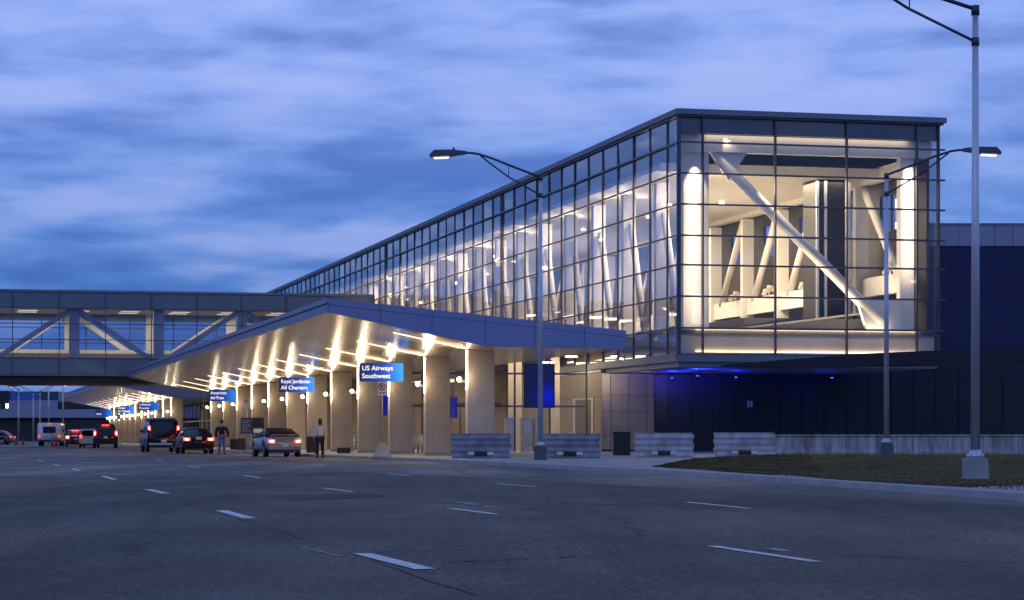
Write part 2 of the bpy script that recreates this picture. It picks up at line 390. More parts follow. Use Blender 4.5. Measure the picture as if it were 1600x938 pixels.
# ------------------------------------------------------------ ground, road, markings, pavement
SWZ = .12
curb = [G(2300, 838), G(1600, 784), G(1300, 761), G(1150, 750), G(1040, 742), G(900, 735), G(800, 729), G(640, 720.5), Vector((-9.7, 109, 0))]
k = Vector((-9.7, 109, 0)); curb += [k + U * 60, k + U * 130, k + U * 205, k + U * 330]
b = MB(); b.poly([(-1500, -60, -.06), (1500, -60, -.06), (1500, 3500, -.06), (-1500, 3500, -.06)])
tag(b.build('ground', M_patch), kind='structure')
b = MB(); b.poly([(-140, -30, 0), (60, -30, 0), (60, 420, 0), (-140, 420, 0)])
tag(b.build('road', M_asph), kind='structure')
b = MB()   # older, darker carriageway overlay and repair patches (4 mm up)
def gp(pts, z=.004): return [tuple(G(x, y)) [:2] + (z,) for x, y in pts]
b.poly(gp([(335, 776), (352, 773), (420, 773.6), (500, 772.2), (592, 773), (606, 776), (580, 779.5), (520, 781), (470, 783.4), (400, 782), (348, 784)]))
b.poly(gp([(870, 786), (1010, 789), (1005, 792), (868, 789)]))
tag(b.build('road_patch', mat('old_patch', (.052, .044, .035), .8, var=.6, vscale=.9, bump=.5, bscale=40, spec=.2, stretch=(1, .4, 1))), kind='structure')
b = MB()
b.poly([tuple(G(x, y))[:2] + (.003,) for x, y in ((-300, 745), (60, 743.5), (250, 742.5), (470, 739), (560, 738), (620, 740.5), (800, 748), (1200, 771), (1900, 806), (1900, 1300), (-300, 1300))])
mo = newmat('overlay'); 
MATS['overlay'] = mo
bpy.data.materials.remove(mo)
mo = M_asph.copy(); mo.name = 'overlay'
for nn in mo.node_tree.nodes:
    if nn.type == 'VALTORGB' and abs(nn.color_ramp.elements[0].color[0] - .095) < 1e-4:
        nn.color_ramp.elements[0].color = (.024, .020, .015, 1); nn.color_ramp.elements[1].color = (.135, .112, .084, 1)
tag(b.build('road_overlay', mo), kind='structure')
b = MB()   # tar lines
def ribbon(b, pts, w, z, jit=0):
    pts = [Vector(p) for p in pts]; out = []
    for i, p in enumerate(pts):
        d = (pts[min(i+1, len(pts)-1)] - pts[max(i-1, 0)]).normalized(); nrm = Vector((-d.y, d.x, 0))
        ww = w * (1 + random.uniform(-jit, jit)) / 2
        out.append((p + nrm*ww, p - nrm*ww))
    for (a0, a1), (b0, b1) in zip(out[:-1], out[1:]):
        if jit and random.random() < .22: continue
        b.poly([(a0.x, a0.y, z), (b0.x, b0.y, z), (b1.x, b1.y, z), (a1.x, a1.y, z)])
def wander(p, q, n, amp):
    p = Vector(p); q = Vector(q); d = (q-p).normalized(); nr = Vector((-d.y, d.x, 0)); o = 0; res = []
    for i in range(n+1):
        o = o * .8 + random.uniform(-amp, amp); res.append(p.lerp(q, i/n) + nr*o)
    return res
for (x0,y0,x1,y1,w) in ((130,738,1010,1010,.012),(-200,889,720,878,.014),(0,816,540,814,.02),(820,866,1290,878,.012),(480,815,900,808,.05),(700,880,905,870,.04),(830,778,1450,812,.03),(560,775,870,800,.03)):
    ribbon(b, wander(G(x0,y0), G(x1,y1), 90, .03), w, .0065, .6)
tag(b.build('tar_seams', M_tar), kind='structure')
# lane dashes, each its own painted marking collected in one sheet
b = MB()
dirL = U.copy()
def dash(b, mx, my, ln=3.05, w=.13, slope=None, z=.009):
    c = G(mx, my); d = dirL if slope is None else Vector(slope).normalized()
    n_ = Vector((-d.y, d.x, 0)); steps = 5
    for i in range(steps):
        p0 = c + d*(ln*(i/steps-.5)); p1 = c + d*(ln*((i+1)/steps-.5)); ww = w/2
        b.poly([tuple(p0+n_*ww)[:2]+(z,), tuple(p0-n_*ww)[:2]+(z,), tuple(p1-n_*ww)[:2]+(z,), tuple(p1+n_*ww)[:2]+(z,)])
def ends(b, x0,y0,x1,y1,w=.13,z=.009):
    p = G(x0,y0); q = G(x1,y1); d = (q-p).normalized(); n_ = Vector((-d.y,d.x,0))*w/2
    b.poly([tuple(p+n_)[:2]+(z,), tuple(p-n_)[:2]+(z,), tuple(q-n_)[:2]+(z,), tuple(q+n_)[:2]+(z,)])
for e in ((564,866,665,891,.16),(345,798.5,390,811,.16),(231,765.5,260,772,.16),(161,744.5,179,750,.15),(112,732.5,124,736,.15),(84,726,93,728,.15),(1112,854.5,1277,879.5,.11),(705,795.5,775,804.5,.12),
          (505,763.5,550,769,.12),(381,743.5,407,747.5,.12),(292,728.5,310,731,.12),(240,718.5,254,720.5,.12),(1074,785.5,1172,795.5,.11),(776,756.5,838,761.5,.11),
          (604,740,640,743.5,.11),(486,726.5,508,729,.11),(200,711,210,712.5,.12),(60,720,66,721.5,.14)):
    ends(b, *e)
tag(b.build('lane_markings', M_paint), kind='structure')
b = MB()
for e in ((712,785,745,789,.08),(757,791.5,775,793.5,.08),(1205,858.5,1228,862,.10),(470,856,530,870,.02)): ends(b, *e, z=.008)
tag(b.build('worn_markings', M_wornpaint), kind='structure')
# pavement: extruded sheet right of the curb
right = [p + Vector((260, 40, 0)) for p in curb]
b = MB()
for i in range(len(curb)-1):
    p, q = curb[i], curb[i+1]
    b.poly([(p.x+.16, p.y, SWZ-.004), (p.x+200, p.y, SWZ-.004), (q.x+200, q.y, SWZ-.004), (q.x+.16, q.y, SWZ-.004)])
tag(b.build('pavement', M_walk), kind='structure')
b = MB()
for i in range(len(curb)-1):
    p, q = curb[i], curb[i+1]; n_ = max(1, int((q-p).length/3.0))
    for j in range(n_):
        a0 = p.lerp(q, j/n_); a1 = p.lerp(q, (j+1)/n_ - .004/ max(.01,(q-p).length/n_) )
        b.prism([(a0.x, a0.y, -.02), (a0.x+.18, a0.y, -.02), (a0.x+.18, a0.y, SWZ), (a0.x+.03, a0.y, SWZ)], [(a1.x, a1.y, -.02), (a1.x+.18, a1.y, -.02), (a1.x+.18, a1.y, SWZ), (a1.x+.03, a1.y, SWZ)])
tag(b.build('kerb', M_conc), kind='structure')
# joints of the pavement slabs
b = MB()
for i in range(40):
    a = -60 + i*3.0
    p = Wd(-3.4, a); ribbon(b, [p, p + V*9], .02, SWZ+.001)
tag(b.build('pavement_joints', M_tar), kind='structure')
# grass verge
gl = [G(1020, 729, SWZ), G(1040, 731, SWZ), G(1150, 738.5, SWZ), G(1300, 749, SWZ), G(1600, 767, SWZ), G(2300, 812, SWZ)]
gf = [G(1035, 727.5, SWZ), G(1090, 721, SWZ), G(1190, 714.5, SWZ), PX(1260, 98), PX(1600, 97), PX(2300, 97)]
b = MB(); NS = 8; rows = []
def lerpP(L_, t):
    x = t*(len(L_)-1); i = min(int(x), len(L_)-2); return L_[i].lerp(L_[i+1], x-i)
def grass_pt(s, t):
    p = lerpP(gl, s).lerp(lerpP(gf, s), t); e = min(1, t*3)*min(1, s*5)
    return Vector((p.x, p.y, SWZ + .10*e*math.sin(min(1,t*1.3)*math.pi/2) + .012*math.sin(p.x*3+p.y)))
for i in range(61):
    rows.append([b.bm.verts.new(grass_pt(i/60, j/14)) for j in range(15)])
for i in range(60):
    for j in range(14): b.bm.faces.new((rows[i][j], rows[i+1][j], rows[i+1][j+1], rows[i][j+1]))
tag(b.build('grass_verge', M_grass, smooth=True), kind='structure')
vs, fs = [], []
for i in range(26000):
    s = random.random()**.8; t = random.random()**1.3
    p = grass_pt(s*.9, t); h = random.uniform(.015, .04); a = random.random()*3.14; w = .012
    vs += [(p.x-math.cos(a)*w, p.y-math.sin(a)*w, p.z-.01), (p.x+math.cos(a)*w, p.y+math.sin(a)*w, p.z-.01), (p.x+random.uniform(-.03,.03), p.y+random.uniform(-.03,.03), p.z+h)]
    fs.append((3*i, 3*i+1, 3*i+2))
me = bpy.data.meshes.new('grass'); me.from_pydata(vs, [], fs); me.materials.append(M_blade)
o = bpy.data.objects.new('grass', me); COL.objects.link(o)
tag(o, 'short dull green grass covering the verge beside the kerb', 'grass', kind='stuff')

# ------------------------------------------------------------ glass concourse
CA, CT = 21.1, 14.8                    # near left corner of the hall in building frame (a, t)
LEN, WID = 155.0, 14.0
ZR = [5.06, 6.38, 7.96, 9.53, 11.0, 12.56, 14.1, 15.66, 16.93]
hall = thing('glass_concourse', 'long raised glass concourse glowing warm white behind the canopy, with white steel trusses inside', 'building', Wd(CT, CA), TH)
# local frame: x across (0 = left glass face), y along (0 = end face)
MB().box(-.22, WID+.3, -.35, LEN, 17.03, 17.30).build('roof_slab', M_roof, hall)
MB().box(-.12, WID+.2, -.2, LEN, 16.93, 17.027).build('roof_trim', M_mull, hall)
b = MB(); b.box(-.25, WID+.25, -.3, LEN, 4.70, 5.03); b.build('bottom_slab', M_roof, hall)
MB().box(.05, WID, .1, LEN, 4.45, 4.697).build('underside', M_pale, hall)
MB().box(.25, WID-.1, .25, LEN, 6.10, 6.32).build('floor', M_darkfloor, hall)
MB().box(.3, WID-.2, 4.2, LEN, 14.75, 15.0).build('ceiling', M_ceil, hall)
MB().box(.3, WID-.2, .4, LEN, 16.6, 16.85).build('upper_ceiling', M_dark, hall)
MB().box(.3, WID-.2, 4.0, 4.19, 14.65, 15.1).build('ceiling_edge', M_beam, hall)
MB().box(.15, WID-.15, .55, 1.05, 15.30, 16.15).build('top_beam', M_beam, hall)
MB().box(.05, WID-.05, .1, .25, 16.15, 16.92).build('top_spandrel', M_spand, hall)
MB().box(.12, WID-.1, .3, .42, 5.10, 6.35).build('base_panel', M_frost, hall)
MB().box(.12, .24, .45, LEN, 5.10, 6.35).build('side_base_panel', M_frost, hall)
# right truss side: spandrel beam, back wall with windows
MB().box(12.5, 12.9, 1.1, LEN, 8.45, 9.45).build('ramp_beam', M_beam, hall)
MB().box(12.4, 12.95, 1.1, LEN, 14.5, 15.2).build('truss_chord', M_beam, hall)
b = MB()
b.box(13.6, 13.75, .6, LEN, 6.4, 12.0); b.box(13.6, 13.75, .6, LEN, 13.9, 16.6)
for i in range(25): b.box(13.6, 13.75, 6.1*i+.6, 6.1*i+2.6, 12.0, 13.9)
b.build('back_wall', mat('back_wall', (.045, .038, .032), .6, var=.2, vscale=.4), hall)
MB().box(9.75, 11.55, 6.2, 8.2, 6.32, 14.70).build('lift_shaft', mat('lift', (.010, .009, .008), .35, 0, var=.3, spec=.15), hall)
b = MB(); 
for x, y in ((9.7, 6.08), (10.15, 6.05), (11.5, 6.08)): b.box(x, x+.14, y, y+.1, 6.32, 14.74)
b.build('lift_rails', M_metal, hall)
MB().box(4.5, 12.4, 3, 60, 6.33, 7.1).build('ramp_plinth', M_dark, hall)
b = MB(); b.prism([(3.2, 2.5, 6.35), (12.3, 2.5, 7.5), (12.3, 2.5, 7.6), (3.2, 2.5, 6.45)], [(3.2, 30, 6.35), (12.3, 30, 7.5), (12.3, 30, 7.6), (3.2, 30, 6.45)]); b.build('ramp_deck', M_darkfloor, hall)
SP = 6.1
for side, x in ((0, 1.35), (1, 12.65)):
    for i in range(26):
        y = 1.0 + SP*i
        if y > LEN-1: break
        if i == 0:
            w = .60 if side == 0 else .42
            MB().box(x-w-(.25 if side == 0 else 0), x+w-.1, y-.25, y+.25, 5.1 if side == 0 else 6.33, 15.3).build('truss_column', M_white, hall)
        else:
            MB().box(x-.36, x+.36, y-.22, y+.22, 6.33, 14.4).build('truss_column', M_white, hall)
        z0, z1 = (9.3, 14.2) if side else (6.6, 14.2)
        top, bot = ((y+.4, z1), (y+SP*.5-.2, z0)) if True else None
        if y + SP < LEN:
            if side:
                MB().tube((x, y+(SP-.6 if i < 2 else .7), z1), (x, y+(.9 if i < 2 else SP-1.3), z0), .23, n=10).build('brace', M_white, hall)
            else:
                MB().tube((x, y+.5, z1), (x, y+SP*.5, z0), .20, n=10).build('brace', M_white, hall)
                if i < 14: MB().tube((x, y+SP-.5, z1-1.5), (x, y+SP*.5, z0), .20, n=10).build('brace', M_white, hall)
# big end brace with gusset plates
MB().tube((2.35, .85, 15.0), (11.2, .85, 6.85), .28, n=18).build('end_brace', M_white, hall)
MB().prism([(1.9, .72, 15.35), (3.9, .72, 15.35), (2.9, .72, 13.9)], [(1.9, .98, 15.35), (3.9, .98, 15.35), (2.9, .98, 13.9)]).build('gusset', M_white, hall)
MB().prism([(12.3, .72, 6.34), (10.4, .72, 6.34), (9.8, .72, 8.1), (12.3, .72, 8.0)], [(12.3, .98, 6.34), (10.4, .98, 6.34), (9.8, .98, 8.1), (12.3, .98, 8.0)]).build('gusset', M_white, hall)
for i in range(6):   # rosette lamps standing on the ramp beam
    b = MB(); c = Vector((12.4, 2.2 + SP*i + .3, 9.72))
    for kx in range(7):
        a = kx*.9; q = c + Vector((math.cos(a)*.3, math.sin(a)*.18, math.sin(a*1.7)*.2))
        b.beam(c, q, .13, .17); b.box(q.x-.1, q.x+.1, q.y-.1, q.y+.1, q.z-.09, q.z+.09)
    b.tube((c.x, c.y, 9.45), c, .05)
    b.build('rosette_lamp', M_cream, hall)
# small downlights visible through the glass
for i in range(30):
    y = 9 + i*4.7; x = 3.2 + (i*2.7) % 7
    MB().lathe([(.10, 0), (.17, .05), (.17, .10), (.05, .16)], (x, y, 14.56), 10).build('downlight', M_soft, hall)
for i in range(9):
    MB().lathe([(.09, 0), (.12, .06), (.05, .14)], (1.0, 4.5 + i*13, 12.9 - (i % 3)*.7), 10).build('wall_spot', M_lamp, hall)
MB().ball((1.6, 10.5, 15.1), .16, 2).build('bulb', M_lamp, hall)
WARM = (1, .80, .56)
light('AREA', (7, 8, 14.6), 2300, WARM, 9, hall, aim=(7, 8, 0), sy=5)
light('AREA', (1.0, .36, 10.8), 75, WARM, .5, hall, aim=(1.0, 3, 10.5), sy=8.5)  # unseen strip added to brighten the left end column
light('AREA', (12.65, .36, 11.8), 55, WARM, .4, hall, aim=(12.65, 3, 11.5), sy=6)  # unseen strip added to brighten the right end column
light('AREA', (7, .32, 16.12), 18, WARM, 11, hall, aim=(7, 1.2, 15.6), sy=.15); light('SPOT', (2.6, .45, 16.0), 50, WARM, .1, hall, 80, (3.6, .9, 14)); light('SPOT', (5.5, .4, 15.2), 650, WARM, .15, hall, 80, (6, .85, 11)); light('AREA', (8.0, .42, 6.4), 45, WARM, 7, hall, aim=(8, 1.3, 9), sy=.2); light('AREA', (7, .2, 6.34), 60, WARM, 12, hall, aim=(7, .42, 5.3), sy=.1)  # unseen lamps added to lift the top beam, end brace and base panel
for i in range(8):
    light('AREA', (6.5, 14 + i*18, 14.6), 2100, WARM, 8, hall, aim=(6.5, 14 + i*18, 0), sy=10)
for i in range(4):
    light('AREA', (6.5, 18 + i*32, 7.6), 1000, WARM, 8, hall, aim=(6.5, 18+i*32, 20), sy=14)
light('SPOT', (1.1, .45, 14.9), 700, WARM, .1, hall, 60, (1.0, .85, 9)); light('SPOT', (12.6, .4, 14.9), 600, WARM, .1, hall, 60, (12.6, .9, 9))  # unseen spots added to whiten both end columns
light('AREA', (7, 1.3, 6.6), 500, WARM, 9, hall, aim=(7, 2.4, 14), sy=.5)
light('AREA', (7, .27, 5.2), 60, WARM, 12, hall, aim=(7, .42, 7), sy=.1)  # unseen strip added so the base panel looks lit through
for i in range(8): light('POINT', (2.4, 5 + i*SP*2, 13.6), 380, WARM, .2, hall)
# facades: panes, mullions, transoms
ex = [0, 1.27, 5.12, 8.96, 12.8, WID]
def pane(b, o, ux, x0, x1, z0, z1, nrm, j=.0018):
    q = [Vector(o) + Vector(ux)*x0 + Vector((0,0,z0)), Vector(o) + Vector(ux)*x1 + Vector((0,0,z0)), Vector(o) + Vector(ux)*x1 + Vector((0,0,z1)), Vector(o) + Vector(ux)*x0 + Vector((0,0,z1))]
    tx, tz = random.gauss(0, j), random.gauss(0, j); n_ = Vector(nrm)
    d = [(-tx-tz), (tx-tz), (tx+tz), (-tx+tz)]
    b.poly([q[i] + n_*d[i]*(x1-x0) for i in range(4)])
rest = MB(); cnt = 0
for j in range(8):
    for i in range(5):
        b = MB(); pane(b, (0, .05, 0), (1, 0, 0), ex[i]+.03, ex[i+1]-.03, ZR[j]+.03, ZR[j+1]-.03, (0, 1, 0)); b.build('glass_pane', M_gle, hall)
BAY = 2.97; ys = [0, 1.9]
while ys[-1] < LEN - BAY: ys.append(ys[-1] + BAY)
for i in range(len(ys)-1):
    for j in range(8):
        b = MB() if i < 7 else rest
        pane(b, (.05, 0, 0), (0, 1, 0), ys[i]+.03, ys[i+1]-.03, ZR[j]+.03, ZR[j+1]-.03, (1, 0, 0), .003)
        if i < 7: b.build('glass_pane', M_gl, hall)
tag(rest.build('glass_pane', M_gl, hall), kind='stuff')
for x in ex: MB().box(x-.04, x+.04, -.09, .12, 5.03, 16.93).build('mullion', M_mull, hall)
for i, y in enumerate(ys[1:]):
    MB().box(-.02, .06, y-.036, y+.036, 5.03, 16.93).build('mullion', M_mull, hall)
for y in (ys[13]+.55, ys[27]+.55): MB().box(-.025, .07, y-.04, y+.04, 5.03, 16.93).build('mullion', M_mull, hall)
MB().box(-.07, .1, -.07, .1, 5.03, 16.93).build('corner_post', M_dkmetal, hall)
for z in ZR[1:-1] + [5.06]:
    MB().box(-.04, WID+.28, -.20, -.1, z-.045, z+.045).build('transom', M_mull, hall)
    MB().box(-.09, -.025, -.05, LEN, z-.04, z+.04).build('transom', M_mull, hall)
# return wall on the right flank, seen edge on through the end face
b = MB()
for y in [i*BAY for i in range(8)]: b.box(WID-.02, WID+.1, y+.13, y+.22, 5.03, 16.93)
b.build('flank_mullions', M_mull, hall)
b = MB()
for j in range(8): pane(b, (WID+.04, 0, 0), (0, 1, 0), .15, 24, ZR[j], ZR[j+1], (1, 0, 0), 0)
b.build('flank_glass', M_gl, hall)
# blue floodlights under the hall
for i, (px, py, Y) in enumerate(((1090, 576, 119), (1050, 577, 123), (1150, 580, 122), (1300, 580, 123))):
    p = P(px, py, Y); p.z = 4.0
    o = thing('blue_floodlight', ['small blue floodlight under the concourse above the panelled kiosk', 'small blue floodlight nearest the kiosk corner under the concourse', 'small blue floodlight under the concourse right of the kiosk', 'small blue floodlight under the concourse near the middle street lamp'][i], 'floodlight', p, 0, 'blue floodlights under the concourse')
    MB().lathe([(.05, -.1), (.09, -.08), (.09, .06), (.03, .1)], (0, 0, 0), 10).build('housing', M_blk, o)
    MB().lathe([(.07, .061), (.075, .09), (.03, .12)], (0, 0, 0), 10).build('lens', M_blue2, o)
    light('SPOT', (0, -.1, .16), (1300, 1000, 120, 20)[i], (.01, .02, 1), .05, o, 150, (.6, .9, 2)); light('POINT', (0, 3, -.4), (10, 8, 22, 14)[i], (.01, .04, 1), .5, o)  # point light added per floodlight for blue glow on the facade

# ------------------------------------------------------------ canopies
CS = 8.576; COLA = 3.1
def canopy(a0, a1, label, first):
    t = thing('entrance_canopy', label, 'canopy', Wd(0, a0), TH, 'entrance canopies over the kerb')
    Ln = a1 - a0
    # cross section: soffit outer(-6.26,5.82) kink(0,4.54) inner(5.8,4.49); top outer(-6.26,6.32) inner(5.8,5.21)
    so_ = MB()
    so_.poly([(-6.2, .12, 5.80), (0, .12, 4.545), (0, Ln-.12, 4.545), (-6.2, Ln-.12, 5.80)])
    so_.poly([(0, .12, 4.545), (5.75, .12, 4.50), (5.75, Ln-.12, 4.50), (0, Ln-.12, 4.545)])
    so_.build('soffit', M_soffit, t)
    MB().poly([(-6.2, .1, 6.28), (5.75, .1, 5.18), (5.75, Ln-.1, 5.18), (-6.2, Ln-.1, 6.28)]).build('roof', M_roof, t)
    # front and rear fascias
    for y0, y1 in ((0, .1), (Ln-.1, Ln)):
        edges = [-6.26, -4.2, -2.15, 0, 2.0, 4.05, 5.8]
        for i in range(len(edges)-1):
            if y0 and i: continue
            xa, xb = edges[i]+.01, edges[i+1]-.01
            def zt(x): return 6.34 + (x+6.26)*(5.21-6.34)/12.06
            def zb(x): return 5.80 + (x+6.26)*(4.52-5.80)/6.26 if x < 0 else 4.52 - x*.008
            if y0: xa, xb = -6.25, 5.79
            ring = [(xa, y0, zb(xa)), (xb, y0, zb(xb)), (xb, y0, zt(xb)), (xa, y0, zt(xa))]
            if y0: ring = [(xa, y0, zb(xa)), (0, y0, zb(0)), (xb, y0, zb(xb)), (xb, y0, zt(xb)), (xa, y0, zt(xa))]
            if y0: MB().prism(ring, [(p[0], y1, p[2]) for p in ring]).build('fascia_panel', M_fascia, t)
            else:
                lo_ = [(xa, 0, zb(xa)), (xb, 0, zb(xb)), (xb, 0, zt(xb)-.262), (xa, 0, zt(xa)-.262)]
                hi_ = [(xa, -.015, zt(xa)-.25), (xb, -.015, zt(xb)-.25), (xb, -.015, zt(xb)), (xa, -.015, zt(xa))]
                if zt(xa)-.262 > zb(xa)+.05: MB().prism(lo_, [(p[0], .1, p[2]) for p in lo_]).build('fascia_panel', M_fascia, t)
                MB().prism(hi_, [(p[0], .1, p[2]) for p in hi_]).build('flashing', M_fascia, t)
    n_ = int(Ln/4.3)
    for i in range(n_):
        ya, yb = .1 + (Ln-.2)*i/n_ + .012, .1 + (Ln-.2)*(i+1)/n_ - .012
        MB().box(-6.28, -6.2, ya, yb, 5.80, 6.13).build('eave_panel', M_fascia, t)
    MB().box(-6.36, -6.2, .0, Ln, 6.15, 6.34).build('eave_trim', M_fascia, t)
    MB().box(5.75, 5.8, .1, Ln-.1, 4.5, 5.18).build('back_fascia', M_fascia, t)
    # glowing strips added on the soffit to paint light bands at every pillar
    y = first - a0
    while y < Ln - 1:
        if y > .3:
            b = MB()
            def zs(x): return 4.545 - x*(5.80-4.545)/6.2 - .012
            b.prism([(-3.1, y-.05, zs(-3.1)), (-.05, y-.05, zs(-.05)), (-.05, y+.05, zs(-.05)), (-3.1, y+.05, zs(-3.1))], [(-3.1, y-.05, zs(-3.1)+.008), (-.05, y-.05, zs(-.05)+.008), (-.05, y+.05, zs(-.05)+.008), (-3.1, y+.05, zs(-3.1)+.008)])
            b.build('glow_band', M_glowband, t)
        y += CS
    return t
canopy(0, 103.2, 'long blue-edged entrance canopy with glowing ribbed soffit, its tip in front of the footbridge', COLA)
canopy(128.0, 224.5, 'distant entrance canopy with glowing soffit seen beneath the footbridge', COLA + 15*CS)

ORD = ['first','second','third','fourth','fifth','sixth','seventh','eighth','ninth','tenth','eleventh','twelfth']
pil = thing('pillar', '', 'pillar', Wd(0, COLA), TH, 'stone-clad pillars carrying the canopies')
b = MB()
for z0, z1 in ((SWZ-.02, .95), (.956, 2.36), (2.366, 3.62), (3.626, 4.50)): b.box(-.02, 1.10, -.02, .44, z0, z1, .008)
b.box(0, 1.08, 0, .42, SWZ, 4.49); b.build('shaft', M_col, pil)
b = MB(); b.box(-.045, 1.125, -.045, .465, SWZ-.02, SWZ+.14); b.build('plinth', M_conc, pil)
MB().box(-.075, -.022, .02, .10, 2.9, 4.48).build('light_strip', M_strip, pil)
lampw = MB(); lampw.beam((-.02, .2, 3.22), (-.33, .2, 3.22), .07, .09); lampw.box(-.42, -.28, .13, .27, 3.17, 3.20); wl = lampw.build('wall_lamp', M_dkmetal, pil)
MB().ball((-.34, .17, 3.30), .095, 2).build('lamp_globe', M_lamp, wl)
light('POINT', (-.36, -.12, 3.36), 62, (1, .78, .5), .1, pil, name='globe_light')
light('SPOT', (-.4, -.1, 3.5), 800, (1, .76, .48), .08, pil, 120, (-1.8, -.1, 6), name='uplight')
light('SPOT', (-.15, .0, 4.36), 300, (1, .80, .54), .05, pil, 34, (-4.0, 0, 5.30), name='band_spot')  # spot added to spread a soft light band along the soffit
light('POINT', (-3.2, -3.5, 1.6), 0.01, (1, .8, .5), .1, pil, name='x') if False else None
light('AREA', (-1.3, -.4, 4.65), 90, (1, .80, .52), 2.4, pil, aim=(-.9, -.6, 0), sy=.3, name='soffit_light')
npil = 0
for i in range(26):
    a = COLA + CS*i
    if 101 < a < 130: continue
    if a > 223: break
    o = pil if npil == 0 else copy_tree(pil)
    o.location = Wd(0, a)
    if npil < 12: lb = '%s stone-clad pillar from the near end of the front canopy, with bright edge strip and wall lamp' % ORD[npil]
    else: lb = '%s stone-clad pillar from the near end of the far canopy beyond the footbridge' % ORD[min(11, npil-12)]
    o['label'] = lb; npil += 1

# ------------------------------------------------------------ footbridge
br = thing('footbridge', 'wide enclosed glass footbridge crossing above the road with white diagonal trusses inside', 'bridge', Wd(0, 104), TH)
BX0, BX1, BW = -72.0, 14.5, 9.5
MB().box(BX0, BX1, -.1, BW+.1, 12.78, 12.98).build('roof', M_roof, br)
MB().box(BX0, BX1, .3, BW-.3, 11.45, 11.6).build('ceiling', M_ceil, br)
MB().box(BX0, BX1, .0, BW, 5.92, 6.04).build('deck', M_roof, br)
MB().box(BX0, BX1, .5, BW-.2, 5.30, 5.915).build('girder', M_dark, br)
MB().box(BX0, BX1, .5, BW-.5, 6.9, 7.05).build('floor', M_darkfloor, br)
MB().box(BX0, BX1, BW-1.6, BW-1.45, 7.05, 8.35).build('inner_wall', M_cream, br)
MB().box(BX0, BX1, 5.0, 5.1, 7.05, 7.95).build('travelator_side', mat('travel', (.2, .17, .13), .3, var=.3), br)
bays = []; x = BX1
while x > BX0: bays.append(x); x -= 3.75
for i in range(len(bays)-1):
    xa, xb = bays[i+1]+.03, bays[i]-.03
    if xb < -24: continue
    for nm, z0, z1, m in (('spandrel_panel', 11.5, 12.76, M_span2), ('spandrel_panel', 6.05, 7.37, M_span2)):
        MB().box(xa, xb, -.03, .02, z0+.02, z1-.02).build(nm, m, br)
    b = MB(); pane(b, (0, .0, 0), (1, 0, 0), xa, xb, 7.4, 11.48, (0, 1, 0), .0015); b.build('glass_pane', M_glb, br)
for nm, z0, z1, m in (('spandrel_panel', 11.5, 12.76, M_span2), ('spandrel_panel', 6.05, 7.37, M_span2)):
    MB().box(BX0, -27.2, -.03, .02, z0+.02, z1-.02).build(nm, m, br)
MB().box(BX0, BX1, BW-.03, BW+.02, 10.9, 12.76).build('spandrel_panel', M_span2, br)
MB().box(BX0, BX1, BW-.03, BW+.02, 6.05, 8.0).build('spandrel_panel', M_span2, br)
MB().poly([(BX0, BW, 8.0), (BX1, BW, 8.0), (BX1, BW, 11.5), (BX0, BW, 11.5)]).build('rear_glass', M_glb, br)
MB().poly([(BX0, 0, 7.4), (-27.2, 0, 7.4), (-27.2, 0, 11.48), (BX0, 0, 11.48)]).build('far_glass', M_glb, br)
for x in bays:
    if x < -30: continue
    MB().box(x-.035, x+.035, -.12, .06, 6.04, 12.78).build('mullion', M_mull, br)
b = MB()
for x in bays: b.box(x-1.1, x-1.0, BW-.2, BW-.05, 8.0, 11.5); 
b.build('rear_mullions', M_mull, br)
for z in (7.38, 8.9, 10.2, 11.49): MB().box(BX0, BX1, -.09, -.04, z-.035, z+.035).build('transom', M_mull, br)
for z in (9.0, 10.3): MB().box(BX0, BX1, BW-.25, BW-.2, z-.04, z+.04).build('rear_transom', M_mull, br)
# truss columns and diagonals: positions from the photograph's rhythm
xs0 = None
def bt(px):   # building-frame t on the bridge's near plane at the image column px
    A = O + U*104.8; s = (px-800)/F
    return (s*A.y - A.x) / (V.x - s*V.y)
pcs = [bt(116) + kk*(bt(248)-bt(116)) for kk in range(-4, 4)]
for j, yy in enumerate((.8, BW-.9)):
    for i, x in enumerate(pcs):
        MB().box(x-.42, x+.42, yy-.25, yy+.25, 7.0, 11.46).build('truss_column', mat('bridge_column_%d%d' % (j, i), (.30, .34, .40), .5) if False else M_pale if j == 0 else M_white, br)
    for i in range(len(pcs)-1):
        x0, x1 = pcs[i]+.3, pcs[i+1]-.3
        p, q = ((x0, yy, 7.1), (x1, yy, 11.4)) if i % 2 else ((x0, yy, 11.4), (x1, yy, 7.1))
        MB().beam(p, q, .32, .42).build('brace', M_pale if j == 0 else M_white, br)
for i in range(13):
    x = bt(45) + (i-4)*bt(132)*0 + (i-4)*4.2
    for y in (2.6, 5.2): MB().box(x-.8, x+.8, y, y+.10, 11.38, 11.41).build('ceiling_light', M_bl, br)
for i in range(5): light('AREA', (-22 + i*8, 4.5, 11.3), 300, (1, .82, .56), 5, br, aim=(-22+i*8, 4.5, 0), sy=5)

